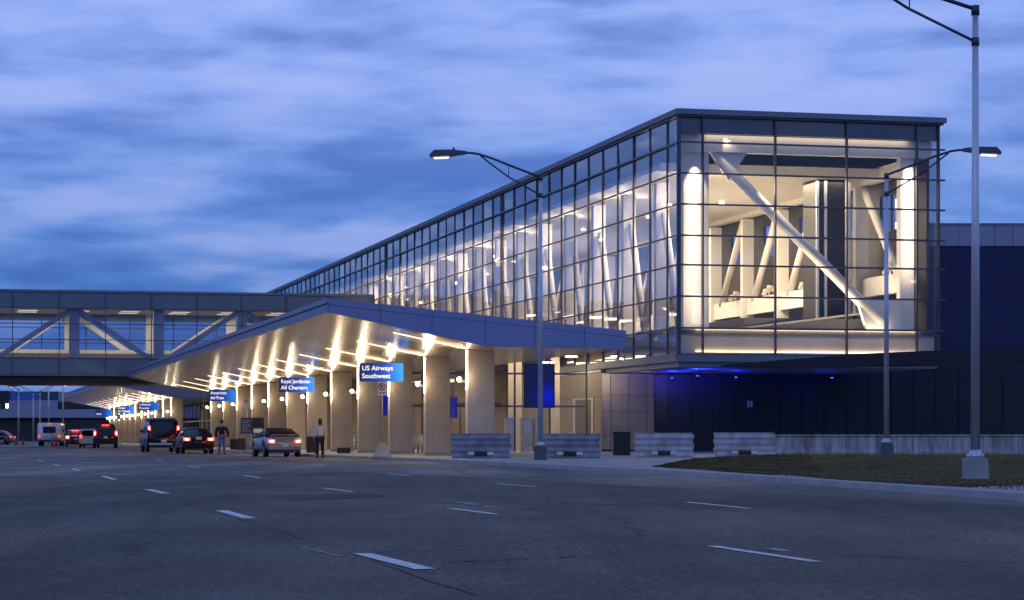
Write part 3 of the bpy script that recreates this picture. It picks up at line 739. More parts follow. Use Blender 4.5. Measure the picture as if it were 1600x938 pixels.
# ------------------------------------------------------------ terminal frontage behind the pillars
fr = thing('terminal_frontage', 'dim glass terminal frontage with dark frames behind the row of pillars', 'building', Wd(6.4, 57), TH)
MB().box(.6, .8, 0, 168, SWZ, 4.4).build('inner_wall', mat('inner_wall', (.10, .085, .065), .6, var=.35, vscale=.5), fr)
for i in range(41):
    y = i*4.2; 
    MB().box(-.05, .05, y-.05, y+.05, SWZ, 4.42).build('mullion', M_dkmetal, fr)
b = MB(); b.box(-.06, .06, 0, 168, 2.55, 2.68); b.box(-.06, .06, 0, 168, SWZ, SWZ+.3); b.build('door_rail', M_dkmetal, fr)
MB().poly([(0, 0, SWZ), (0, 168, SWZ), (0, 168, 4.42), (0, 0, 4.42)]).build('glass_pane', M_gld, fr)
MB().box(-.4, 8.2, 0, 168, 4.52, 4.7).build('roof', M_dark, fr)

# lobby at the near end, glass fronted, lit
lb_ = thing('glass_lobby', 'glass-walled entrance lobby with warm lit ceiling beneath the right end of the canopy', 'building', Wd(1.6, 34.6), TH)
LW, LD = 12.9, 22
MB().box(0, LW, -.3, LD, 6.0, 6.3).build('roof', M_roof, lb_)
MB().box(.0, LW-.1, .1, LD, 5.62, 5.75).build('ceiling', mat('lobby_ceiling', (.52, .40, .30), .35, var=.08), lb_)
MB().box(-1.4, LW, LD-.2, LD, SWZ, 5.6).build('rear_wall', mat('lobby_wall', (.20, .16, .12), .5, var=.3, vscale=.5), lb_)
MB().poly([(4.7, 0, SWZ), (4.7, LD, SWZ), (4.7, LD, 5.6), (4.7, 0, 5.6)]).build('side_glass', M_gle, lb_)
MB().box(LW, LW+.12, 9.4, LD, SWZ, 5.6).build('inner_side_wall', M_kiosk, lb_)
for y in (2.2, 5.5, 8.8, 12.1, 15.4, 18.7): MB().box(4.64, 4.76, y-.05, y+.05, SWZ, 5.6).build('mullion', M_dkmetal, lb_)
for px, wd in ((806, .7), (868, .5)):
    q = P(px, 600, 131); tt, aa = loc(q.x, q.y); MB().box(tt-1.6-wd/2, tt-1.6+wd/2, aa-34.6, aa-34.2, SWZ, 5.6).build('pier', M_col, lb_)
b = MB()
for k_ in range(5): b.box(5.3+k_*1.5, 5.36+k_*1.5, LD-.3, LD-.21, SWZ, 3.0)
b.box(5.0, 12.5, LD-.31, LD-.205, 3.0, 3.12); b.build('rear_door_frames', M_dkmetal, lb_)
for x in (.1, 2.1, 4.1, 6.1, 8.1, 10.1, 12.2): MB().box(x-.045, x+.045, -.05, .05, SWZ, 5.6).build('mullion', M_dkmetal, lb_)
for z in (2.62, 4.42): MB().box(0, 12.2, -.06, .04, z-.05, z+.05).build('transom', M_mull, lb_)
MB().poly([(4.1, 0, SWZ), (12.2, 0, SWZ), (12.2, 0, 5.6), (4.1, 0, 5.6)]).build('glass_pane', M_gle, lb_)
for i in range(14):
    x = 1.2 + (i % 4)*2.7; y = 2 + (i//4)*4.6
    MB().box(x-.28, x+.28, y-.1, y+.1, 5.585, 5.615).build('ceiling_light', M_soft, lb_)
light('AREA', (8.5, 5, 5.5), 620, WARM, 6, lb_, aim=(8.5, 5, 0), sy=7); light('AREA', (2.5, 12, 4.3), 260, WARM, 3, lb_, aim=(2.5, 12, 0), sy=8); light('AREA', (8.5, 15, 5.5), 620, WARM, 6, lb_, aim=(8.5, 15, 0), sy=7)
for i, (px, py, Y, lab) in enumerate(((856, 566, 128.5, 'round pendant lamp glowing in the lobby, nearest the street lamp post'), (893, 557, 130, 'round pendant lamp glowing higher in the lobby, left of the panelled kiosk'), (902, 562, 140, 'small round pendant lamp deeper in the lobby behind the brighter ones'))):
    p = P(px, py, Y); o = thing('pendant_lamp', lab, 'pendant lamp', p, 0, 'pendant lamps in the lobby')
    MB().lathe([(.36, 0), (.37, .05), (.16, .12), (.15, .42), (.03, .46)], (0, 0, 0), 18).build('shade', M_dkmetal, o)
    MB().lathe([(.31, -.05), (.335, -.005), (.3, 0.002)], (0, 0, 0), 18).build('diffuser', M_lamp if i < 2 else M_soft, o)
    MB().tube((0, 0, .4), (0, 0, max(.6, 5.6-p.z)), .015, n=6).build('rod', M_dkmetal, o)

# panelled kiosk
kk_ = thing('panelled_kiosk', 'tall metal-panelled kiosk block with a roller shutter door, under the concourse corner', 'kiosk', Wd(14.65, 34.5), TH)
KW, KL, KH = 3.05, 9.2, 4.62
MB().box(.06, KW-.06, .06, KL-.06, SWZ, KH-.02).build('core', M_dark, kk_)
for i, (x0, x1) in enumerate(((.03, .52), (.52, 1.55), (1.55, 2.62), (2.62, KW))):
    for z0, z1 in ((SWZ+.1, 1.0), (1.0, 2.35), (2.35, 3.25), (3.25, KH-.1)):
        MB().box(x0+.012, x1-.012, 0, .055, z0+.012, z1-.012).build('front_panel', M_kiosk, kk_)
for (y0, y1, z0, z1) in ((.0, 1.6, SWZ, 3.15), (6.0, KL, SWZ, 3.15), (0, 2.3, 3.15, KH-.1), (2.3, 4.6, 3.15, KH-.1), (4.6, 6.9, 3.15, KH-.1), (6.9, KL, 3.15, KH-.1)):
    MB().box(0.0, .055, y0+.07 if y0 == 0 else y0+.012, y1-.012, z0+.012, z1-.012).build('side_panel', M_kiosk, kk_)
b = MB()
for i in range(22): b.box(.03, .058, 2.1, 5.5, .95+i*.095, .95+i*.095+.08)
b.build('roller_shutter', M_shut, kk_)
b = MB(); b.box(-.02, .06, 1.7, 2.05, SWZ, 3.1); b.box(-.02, .06, 5.6, 5.9, SWZ, 3.1); b.box(-.03, .06, 1.65, 5.95, 3.05, 3.14); b.build('door_frame', M_metal, kk_)
MB().box(-.06, KW+.04, -.05, KL, KH-.08, KH+.04).build('cap', M_metal, kk_)
light('SPOT', (-2.5, 2, 5.3), 130, WARM, .1, kk_, 100, (0, 4, 2), name='kiosk_fill'); light('SPOT', (1.2, -5, 4.3), 260, WARM, .2, kk_, 110, (1.5, 0, 2.2), name='kiosk_fill')  # warm spots added to brighten the kiosk's side and front
for i, (px, py, Y, w, h, lab) in enumerate(((843, 603, 122, 46, 66, 'large deep blue screen hanging in the lobby behind the street lamp post'), (514, 637, 152, 12, 30, 'blue screen glimpsed between pillars right of the woman in white'), (606, 630, 133, 11, 36, 'blue screen glimpsed beside the nearest no-parking sign'),
        (318, 683, 178, 11, 22, 'blue screen glimpsed left of the two-line sign above the black sedan'), (442, 648, 160, 6, 24, 'narrow blue screen glimpsed below the middle airline sign'), (709, 637, 127, 9, 30, 'blue screen glimpsed between the two nearest pillars'))):
    c = P(px, py, Y); s = Y/F; o = thing('blue_screen', lab, 'screen', c, TH*.6, 'blue screens in the frontage')
    w *= s; h *= s
    MB().box(-w/2, w/2, -.01, .03, -h/2, h/2).build('display', M_blueS if i == 0 else M_blueP, o)
    MB().box(-w/2-.05, w/2+.05, .031, .09, -h/2-.05, h/2+.05).build('housing', M_dark, o)
    MB().tube((0, .06, h/2), (0, .06, max(h/2+.1, 4.5-c.z)), .02, n=6).build('hanger', M_dkmetal, o)
# check-in counters seen in the lobby
for i, (px, w) in enumerate(((797, 11), (824, 14), (842, 12))):
    c = PX(px, 118, SWZ); s = 118/F; w *= s
    o = thing('counter', ['narrow cream check-in counter left of the street lamp post', 'wide cream check-in counter behind the gap between barriers', 'cream check-in counter directly behind the street lamp post'][i], 'counter', c, TH, 'check-in counters')
    MB().box(-w/2, w/2, 0, .6, .05, 1.75, .02).build('body', M_cream, o)
    MB().box(-w/2-.03, w/2+.03, -.04, .64, 1.752, 1.80).build('top', M_metal, o)
    MB().box(-w/2+.04, w/2-.04, -.03, -.005, .3, 1.0).build('lower_panel', M_frost, o)

# ------------------------------------------------------------ lower hall and rear building at right
lo = thing('lower_hall', 'dark glass ground-floor hall under and right of the concourse', 'building', PX(1020, 131), 0)
x1 = (1700-1020)/F*131
m = newmat('ribbed_dark'); n = m.node_tree.nodes; l = m.node_tree.links; bs = n['Principled BSDF']
bs.inputs['Roughness'].default_value = .3; bs.inputs['Base Color'].default_value = (.003, .006, .014, 1)
t_ = n.new('ShaderNodeTexCoord'); wv = n.new('ShaderNodeTexWave'); wv.inputs['Scale'].default_value = 3.2; l.new(t_.outputs['Object'], wv.inputs['Vector'])
bp = n.new('ShaderNodeBump'); bp.inputs['Strength'].default_value = .5; l.new(wv.outputs['Fac'], bp.inputs['Height']); l.new(bp.outputs[0], bs.inputs['Normal'])
M_ribd = m
MB().box(0, x1, 0, .3, SWZ, 4.75).build('wall', M_ribd, lo)
i = 0; x = .9
while x < x1-.1:
    MB().box(x-.035, x+.035, -.09, -.002, SWZ, 4.72).build('mullion', M_dark, lo); x += 1.27
MB().box(0, x1, -.06, -.003, 4.1, 4.18).build('transom', M_navy, lo); MB().box(0, x1, -.06, -.003, 1.62, 1.68).build('transom', M_navy, lo)
MB().box(0, x1, -.1, 12, 4.76, 4.95).build('roof', M_dark, lo)
b = MB(); c = P(1172, 632, 130.8) - PX(1020, 131); b.box(c.x-.16, c.x-.03, -.12, -.095, c.z-.22, c.z+.22); b.box(c.x+.03, c.x+.16, -.12, -.095, c.z-.16, c.z+.2)
b.build('notice', M_signw, lo)
# perforated screen roof in front of the concourse's right foot
sc = thing('perforated_screen', 'dark perforated metal screen rising to the right below the concourse end', 'screen', PX(1130, 112.5), 0)
def zl(px, py): p = P(px, py, 112.5); q = p - PX(1130, 112.5); return (q.x, q.z)
pts = [zl(1130, 570), zl(1230, 562), zl(1340, 553), zl(1480, 547), zl(1700, 541)]
bot = [zl(1130, 572), zl(1230, 573), zl(1340, 573), zl(1480, 570), zl(1700, 568)]
b = MB()
for i in range(4):
    b.prism([(pts[i][0], 0, pts[i][1]), (pts[i+1][0], 0, pts[i+1][1]), (bot[i+1][0], 0, bot[i+1][1]), (bot[i][0], 0, bot[i][1])], [(pts[i][0], 2, pts[i][1]), (pts[i+1][0], 2, pts[i+1][1]), (bot[i+1][0], 2, bot[i+1][1]), (bot[i][0], 2, bot[i][1])])
m = newmat('perforated'); n = m.node_tree.nodes; l = m.node_tree.links; bs = n['Principled BSDF']; bs.inputs['Metallic'].default_value = .4; bs.inputs['Roughness'].default_value = .5
t_ = n.new('ShaderNodeTexCoord'); vv = n.new('ShaderNodeTexVoronoi'); vv.inputs['Scale'].default_value = 9; vv.inputs['Randomness'].default_value = .1; l.new(t_.outputs['Object'], vv.inputs['Vector'])
rr = n.new('ShaderNodeValToRGB'); rr.color_ramp.elements[0].position = .3; rr.color_ramp.elements[0].color = (.004, .004, .008, 1); rr.color_ramp.elements[1].position = .42; rr.color_ramp.elements[1].color = (.022, .023, .035, 1)
l.new(vv.outputs['Distance'], rr.inputs[0]); l.new(rr.outputs[0], bs.inputs['Base Color'])
b.build('screen_panel', m, sc)
for px in (1388, 1630):
    x = zl(px, 600)[0]; MB().box(x-.06, x+.06, .9, 1.02, SWZ, zl(px, 572)[1]).build('post', M_dark, sc)
rb = thing('rear_building', 'tall navy windowless building with pale parapet band right of the concourse', 'building', PX(1440, 152), 0)
x1 = (1900-1440)/F*152; zt = P(0, 385, 152).z; zp = P(0, 352, 152).z
MB().box(0, x1, 0, 25, 0, zt).build('wall', M_navy, rb)
i = 0; x = 0
while x < x1-1: MB().box(x+.015, x+1.185, -.08, .3, zt+.02, zp).build('parapet_panel', M_pale, rb); x += 1.2
MB().box(0, x1, .05, 25, zt, zp-.05).build('upper_wall', M_navy, rb)
MB().box(-.1, x1, -.14, .4, zp, zp+.12).build('coping', M_roof, rb)

# concrete wall and barriers
wl_ = thing('concrete_wall', 'low stained concrete wall behind the grass verge, running to the right edge', 'wall', PX(1205, 101), 0)
x = 0; x1 = (1700-1205)/F*101
m = newmat('stained_concrete'); n = m.node_tree.nodes; l = m.node_tree.links; bs = n['Principled BSDF']; bs.inputs['Roughness'].default_value = .85
t_ = n.new('ShaderNodeTexCoord'); mp = n.new('ShaderNodeMapping'); mp.inputs['Scale'].default_value = (3, 3, .5); l.new(t_.outputs['Object'], mp.inputs[0])
no = n.new('ShaderNodeTexNoise'); no.inputs['Scale'].default_value = 1.4; no.inputs['Detail'].default_value = 8; l.new(mp.outputs[0], no.inputs['Vector'])
rr = n.new('ShaderNodeValToRGB'); rr.color_ramp.elements[0].position = .32; rr.color_ramp.elements[0].color = (.16, .155, .15, 1); rr.color_ramp.elements[1].position = .66; rr.color_ramp.elements[1].color = (.40, .39, .38, 1)
l.new(no.outputs['Fac'], rr.inputs[0]); l.new(rr.outputs[0], bs.inputs['Base Color'])
M_stain = m
while x < x1:
    w = 1.55; prof = [(.28, .0), (-.02, .0), (-.02, .3), (.04, .42), (.08, .98), (.0, .98), (.0, 1.05), (.28, 1.05)]
    MB().prism([(x+.012, p[0], p[1]) for p in prof], [(x+w-.012, p[0], p[1]) for p in prof]).build('wall_panel', M_stain, wl_); x += w
def barrier(px0, px1, Y, top, label, rust=False):
    s = Y/F; w = (px1-px0)*s; H = (CH + (HZ-top)*s) - SWZ
    t = thing('plastic_barrier', label, 'barrier', PX((px0+px1)/2, Y, SWZ), 0, 'water-filled plastic barriers in a row')
    # corrugated side profile with four ribs
    prof = []; nseg = 28
    for i in range(nseg+1):
        z = H*i/nseg; taper = .30 - .14*(i/nseg)
        prof.append((-(taper + .022*math.sin(i/nseg*math.pi*8)), z))
    prof2 = [(-p[0], p[1]) for p in prof[::-1]]
    ring = prof + prof2
    b = MB(); segs = [(-w/2, -.06), (-w/2+.05, .0), (w/2-.05, .0), (w/2, -.06)]
    rings = []
    for x, d in segs: rings.append([b.bm.verts.new((x + (.035*math.sin(p[1]*17) if abs(x) > w/2-.02 else 0), p[0]*(1 + d), p[1])) for p in ring])
    for A, B in zip(rings[:-1], rings[1:]):
        for i in range(len(A)): b.bm.faces.new((A[i], A[(i+1) % len(A)], B[(i+1) % len(A)], B[i]))
    b.bm.faces.new(rings[0]); b.bm.faces.new(rings[-1][::-1])
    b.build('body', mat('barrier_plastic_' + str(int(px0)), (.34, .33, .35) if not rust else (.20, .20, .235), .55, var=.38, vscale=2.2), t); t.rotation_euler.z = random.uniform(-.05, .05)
    for x in (-.32, .32): MB().box(x*w/2*1.0-.13, x*w/2+.13, -.345, -.27, .12, .24, .01).build('forklift_slot', M_cream if not rust or True else M_dark, t)
    MB().box(-.26, .26, -.345, -.28, .08, .25).build('maker_plate', M_blk, t)
    return t
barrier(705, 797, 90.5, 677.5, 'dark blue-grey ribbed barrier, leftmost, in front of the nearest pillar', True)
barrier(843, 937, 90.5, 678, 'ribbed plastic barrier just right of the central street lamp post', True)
barrier(992, 1083, 94, 676.5, 'pale ribbed plastic barrier right of the black litter box')
barrier(1116, 1210, 97, 676, 'pale ribbed plastic barrier butting against the left end of the concrete wall')

# ------------------------------------------------------------ street lamps
def street_lamp(pos, H, dirx, label, tilt=0, base=True, ped=None, arm=3.2, hs=1.0, group='street lamps along the verge'):
    t = thing('street_lamp', label, 'street lamp', pos, 0, group)
    if base:
        b = MB(); b.prism([(-.24, -.24, -.1), (.24, -.24, -.1), (.24, .24, -.1), (-.24, .24, -.1)], [(-.22, -.22, .5), (.22, -.22, .5), (.22, .22, .5), (-.22, .22, .5)], .02); b.build('pedestal', ped or M_conc, t)
        b = MB(); b.lathe([(.17, .5), (.17, .56), (.115, .62), (.11, .66)], (0, 0, 0), 16)
        for sx in (-.13, .13):
            for sy in (-.13, .13): b.tube((sx, sy, .48), (sx, sy, .6), .018, n=6)
        b.build('base_flange', M_metal, t)
    MB().tube((0, 0, .5 if base else 0), (0, 0, H), .098, .062, n=16).build('pole', M_metal, t)
    d = dirx
    zt = H - .06
    arm_pts = [(0, 0, zt), (d*arm*.30, 0, zt+.36), (d*arm*.55, 0, zt+.68), (d*arm*.70, 0, zt+.83), (d*arm*.78, 0, zt+.87), (d*arm*.86, 0, zt+.88)]
    MB().path(arm_pts, .042).build('arm', M_dkmetal, t)
    low = [(0, 0, zt-.66), (d*arm*.37, 0, zt+.02), (d*arm*.55, 0, zt+.45), (d*arm*.68, 0, zt+.77)]
    MB().path(low, .03).build('brace', M_dkmetal, t)
    MB().path([(d*arm*.36, 0, zt+.02), (d*arm*.36, 0, zt+.40)], .014).build('strut', M_dkmetal, t)
    MB().tube((0, 0, zt-.12), (0, 0, zt+.07), .085, n=12).build('collar', M_dkmetal, t); MB().tube((0, 0, zt-.74), (0, 0, zt-.58), .08, n=12).build('collar', M_dkmetal, t)
    x0 = d*arm*.84; hz = zt + .88
    def R_(x, w, z0, z1): return [(x0+d*x, -w, hz+z0), (x0+d*x, w, hz+z0), (x0+d*x, w*.8, hz+z1), (x0+d*x, -w*.8, hz+z1)]
    b = MB(); rs = [R_(0, .06, -.06, .06), R_(.35, .13, -.10, .09), R_(.5, .18, -.13, .10), R_(1.15, .19, -.16, .09), R_(1.32, .13, -.15, -.06)]
    rr_ = [[b.bm.verts.new(p) for p in r_] for r_ in rs]
    for A, B in zip(rr_[:-1], rr_[1:]):
        for i in range(4): b.bm.faces.new((A[i], A[(i+1)%4], B[(i+1)%4], B[i]))
    b.bm.faces.new(rr_[0][::-1]); b.bm.faces.new(rr_[-1]); h_ = b.build('lamp_head', M_dkmetal, t)
    b = MB(); b.prism([(x0+d*.62, -.13, hz-.16), (x0+d*1.18, -.13, hz-.185), (x0+d*1.18, .13, hz-.185), (x0+d*.62, .13, hz-.16)], [(x0+d*.66, -.1, hz-.20), (x0+d*1.14, -.1, hz-.225), (x0+d*1.14, .1, hz-.225), (x0+d*.66, .1, hz-.20)]); b.build('lens', M_head, h_)
    MB().lathe([(.04, 0), (.045, .06), (.03, .1)], (x0+d*.45, 0, hz+.09), 8).build('photocell', M_dkmetal, h_)
    return t
street_lamp(G(844.5, 719, SWZ), 10.3, -1, 'galvanised street lamp in the middle, its arm reaching left over the road', ped=M_ped)
p = PX(1385, 80.7, .24); street_lamp(p, 9.95, 1, 'galvanised street lamp on the grass before the concourse, its arm reaching right', ped=M_ped)
p = PX(1524, 46.5, .17-.12); street_lamp(p, 9.62, -1, 'nearest galvanised street lamp at the right edge, on a square concrete pedestal', arm=3.7)
for i, (px, top, Y, d, lab) in enumerate(((29, 608, 300, -1, 'distant street lamp beyond the footbridge, nearest the left edge'), (52, 612, 330, -1, 'distant thin street lamp beyond the footbridge, left of the minibus'), (62.5, 611, 290, 1, 'distant street lamp beyond the footbridge, above the minibus left side'), (76, 600, 270, -1, 'distant street lamp beyond the footbridge, directly above the minibus'), (98.5, 600, 240, 1, 'distant street lamp beyond the footbridge, right of the minibus'))):
    p = PX(px, Y, 0.0); H = P(px, top, Y).z + (0 if i < 3 else 2.5)
    street_lamp(p, min(H, 9), d, lab, base=False, arm=2.6, group='distant street lamps past the footbridge')

# ------------------------------------------------------------ airline signs
def airline_sign(px, Y, lines, label):
    s = F/Y; c = P(px, 0, Y); c.z = 3.86
    t = thing('airline_sign', label, 'sign', c, TH*.15, 'blue hanging airline signs')
    MB().box(-.98, .98, 0, .12, -.42, .42, .008).build('face', M_sign, t)
    for x in (-.7, .7): MB().tube((x, .06, .42), (x, .06, 1.1), .014, n=6).build('hanger', M_dkmetal, t)
    if len(lines) == 2: zs = (.09, -.26)
    else: zs = (-.22,)
    for ln, z in zip(lines, zs): text_mesh('lettering', ln, .30, M_letter, t, (-.88, -.008, z), bold=.004, maxw=1.62)
airline_sign(596, 104, ['US Airways', 'Southwest'], 'blue hanging sign with two lines, largest and nearest, above the bin')
airline_sign(463.5, 129.3, ['Royal Jordanian', 'All Charters'], 'blue hanging sign with two lines above the silver coupe and woman')
airline_sign(348, 164, ['American', 'AirTran'], 'blue hanging sign with two lines above the man in black jacket')
airline_sign(231.5, 225, ['Lufthansa', 'Frontier'], 'blue hanging sign with two lines above the black van, under the footbridge')
airline_sign(196.5, 254, ['United', 'Air Canada'], 'blue hanging sign with two lines left of the black van')
airline_sign(161.5, 290, ['Spirit'], 'farthest blue hanging sign, one line, above the dark SUV')

# ------------------------------------------------------------ no-parking posts
def ringdisk(b, c, r0, r1, y, n=28):
    for i in range(n):
        a0, a1 = i*2*math.pi/n, (i+1)*2*math.pi/n
        b.poly([(c[0]+r0*math.cos(a0), y, c[1]+r0*math.sin(a0)), (c[0]+r1*math.cos(a0), y, c[1]+r1*math.sin(a0)), (c[0]+r1*math.cos(a1), y, c[1]+r1*math.sin(a1)), (c[0]+r0*math.cos(a1), y, c[1]+r0*math.sin(a1))])
def park_sign(px, Y, label, board=False):
    t = thing('no_parking_sign', label, 'sign', PX(px, Y, SWZ), 0, 'no-parking signs on concrete feet')
    MB().prism([(-.37, -.37, 0), (.37, -.37, 0), (.37, .37, 0), (-.37, .37, 0)], [(-.13, -.13, .60), (.13, -.13, .60), (.13, .13, .60), (-.13, .13, .60)], .015).build('foot', M_conc, t)
    MB().tube((0, 0, .6), (0, 0, 3.1), .025, n=8).build('post', M_metal, t)
    pl = MB().box(-.19, .19, -.05, -.035, 2.56, 3.14).build('plate', M_signw, t)
    b = MB(); ringdisk(b, (0, 2.93), .115, .16, -.056); b.prism([(-.10, -.056, 3.01), (-.085, -.056, 3.03), (.10, -.056, 2.85), (.085, -.056, 2.83)], [(-.10, -.053, 3.01), (-.085, -.053, 3.03), (.10, -.053, 2.85), (.085, -.053, 2.83)])
    b.build('prohibition_ring', M_signred, pl)
    text_mesh('letter_p', 'P', .22, M_blk, pl, (-.065, -.0545, 2.86), bold=.006)
    b = MB(); b.box(-.13, -.02, -.056, -.052, 2.64, 2.70); b.box(.02, .13, -.056, -.052, 2.64, 2.70); b.build('arrows', M_signred, pl)
    if board:
        MB().box(-.38, .38, -.05, -.03, 1.0, 1.95).build('notice_board', M_dkmetal, t)
        b = MB()
        for k_ in range(7): b.box(-.3, .3 - (k_ % 3)*.12, -.056, -.0505, 1.1+k_*.11, 1.14+k_*.11)
        b.build('notice_text', M_pale, t)
    return t
park_sign(597, 96.5, 'nearest no-parking sign on a pyramid concrete foot, left of the black bin')
park_sign(386, 138, 'no-parking sign with grey notice board on its post, left of the silver coupe', True)
park_sign(251, 190, 'distant no-parking sign above the black van roof')
park_sign(185, 240, 'farthest no-parking sign right of the dark SUV')
o = thing('poster_stand', 'dark upright poster stand with a pale band, behind the silver coupe roof', 'poster stand', PX(403, 137, SWZ), 0)
MB().box(-.36, .36, 0, .06, .75, 1.95).build('board', M_dark, o); MB().box(-.28, .28, -.008, -.002, 1.05, 1.3).build('pale_band', M_signw, o)
b = MB(); b.tube((-.3, .03, 0), (-.3, .03, .8), .02); b.tube((.3, .03, 0), (.3, .03, .8), .02); b.build('leg', M_dkmetal, o)

# bins, bollards, luggage, cones
def bin_(px, Y, w, h, label, boxy=False):
    o = thing('litter_bin', label, 'litter bin', PX(px, Y, SWZ), 0, 'black litter bins')
    if boxy:
        MB().box(-w/2, w/2, -w/2, w/2, .04, h-.1, .03).build('body', M_blk, o); MB().box(-w/2-.02, w/2+.02, -w/2-.02, w/2+.02, h-.1, h, .03).build('lid', M_blk, o)
    else:
        MB().lathe([(w*.42, 0), (w*.45, .06), (w*.5, h*.3), (w*.5, h*.86), (w*.47, h*.88)], (0, 0, 0), 24).build('body', M_blk, o)
        MB().lathe([(w*.5, h*.885), (w*.52, h*.93), (w*.45, h*.98), (w*.2, h)], (0, 0, 0), 24).build('lid', M_blk, o)
        b = MB()
        for i in range(20):
            a = i*math.pi/10; b.box(math.cos(a)*w*.505-.012, math.cos(a)*w*.505+.012, math.sin(a)*w*.505-.012, math.sin(a)*w*.505+.012, h*.3, h*.84)
        b.build('slats', M_dkmetal, o)
bin_(628, 121, .74, 1.08, 'black round slatted litter bin standing before the third pillar')
bin_(971, 98, .72, 1.05, 'black boxy litter bin between the second and third barriers', True)
for i, (px, Y, lab) in enumerate(((646, 120, 'slim steel bollard next to the round bin'), (653.5, 121, 'slim steel bollard, middle of the trio by the round bin'), (659, 119, 'slim steel bollard, rightmost by the round bin'), (553, 132, 'slim steel bollard between the fourth and fifth pillars'))):
    o = thing('bollard', lab, 'bollard', PX(px, Y, SWZ), 0, 'steel bollards between the pillars')
    MB().tube((0, 0, 0), (0, 0, .86), .055, n=14).build('post', M_metal, o); MB().lathe([(.06, .86), (.062, .9), (.03, .92)], (0, 0, 0), 14).build('cap', M_metal, o)
def case_(px, Y, w, h, lab, lying=False):
    o = thing('suitcase', lab, 'suitcase', PX(px, Y, SWZ), R(12), 'dark luggage on the pavement')
    MB().box(-w/2, w/2, -.16, .16, .05, h, .04).build('shell', M_bag, o)
    if not lying:
        b = MB(); b.path([(-.12, .1, h), (-.12, .1, h+.22), (.12, .1, h+.22), (.12, .1, h)], .01); b.build('handle', M_dkmetal, o)
    b = MB()
    for x in (-w/2+.06, w/2-.06): b.lathe([(.035, -.02), (.035, .02)], (x, -.1, .035), 10, 'X')
    b.build('wheels', M_blk, o)
case_(366, 139, .46, .68, 'upright dark suitcase beside the man in black jacket')
case_(377, 137, .50, .72, 'larger dark suitcase, right one beside the man')
case_(537, 110, .62, .32, 'low black holdall lying right of the woman in white', True)
case_(487, 113, .48, .85, 'tall dark case standing in for a person just left of the woman in white')  # case shape added in place of a second person in dark clothes
o = thing('bench_rail', 'pale slatted luggage rail standing between the third and fourth pillars', 'rail', PX(556, 129, SWZ), 0)
b = MB()
for z in (.35, .62, .9, 1.15): b.box(-.26, .26, 0, .04, z, z+.05)
b.box(-.26, -.22, .041, .08, 0, 1.2); b.box(.22, .26, .041, .08, 0, 1.2); b.build('rails', M_cream, o)
for i, (px, Y) in enumerate(((25, 240), (36, 238), (82, 215), (88, 214))):
    o = thing('traffic_cone', ['orange traffic cone, leftmost by the distant lamp', 'orange traffic cone, second from left by the distant lamp', 'orange traffic cone behind the minibus, left one', 'orange traffic cone behind the minibus, right one'][i], 'traffic cone', PX(px, Y), 0, 'orange traffic cones')
    MB().lathe([(.17, .04), (.03, .72), (.025, .75)], (0, 0, 0), 14).build('cone', M_orange, o); MB().box(-.2, .2, -.2, .2, 0, .039).build('base', M_orange, o)

# ------------------------------------------------------------ vehicles
def interp(prof, y):
    for (y0, v0), (y1, v1) in zip(prof[:-1], prof[1:]):
        if y0 <= y <= y1:
            t = (y-y0)/(y1-y0); return v0 + (v1-v0)*t
    return prof[-1][1] if y > prof[-1][0] else prof[0][1]
def loft(name, ys_, fn, m, parent, n=18, sub=0):
    b = MB(); rings = []
    for y in ys_:
        hw, z0, z1, e = fn(y); zc, hh = (z0+z1)/2, (z1-z0)/2; ring = []
        for i in range(n):
            a = (i+.5)*2*math.pi/n; c_, s_ = math.cos(a), math.sin(a)
            ring.append(b.bm.verts.new((hw*math.copysign(abs(c_)**e, c_), y, zc + hh*math.copysign(abs(s_)**e, s_))))
        rings.append(ring)
    for A, B in zip(rings[:-1], rings[1:]):
        for i in range(n): b.bm.faces.new((A[i], A[(i+1)%n], B[(i+1)%n], B[i]))
    b.bm.faces.new(rings[0]); b.bm.faces.new(rings[-1][::-1])
    return b.build(name, m, parent, smooth=True)
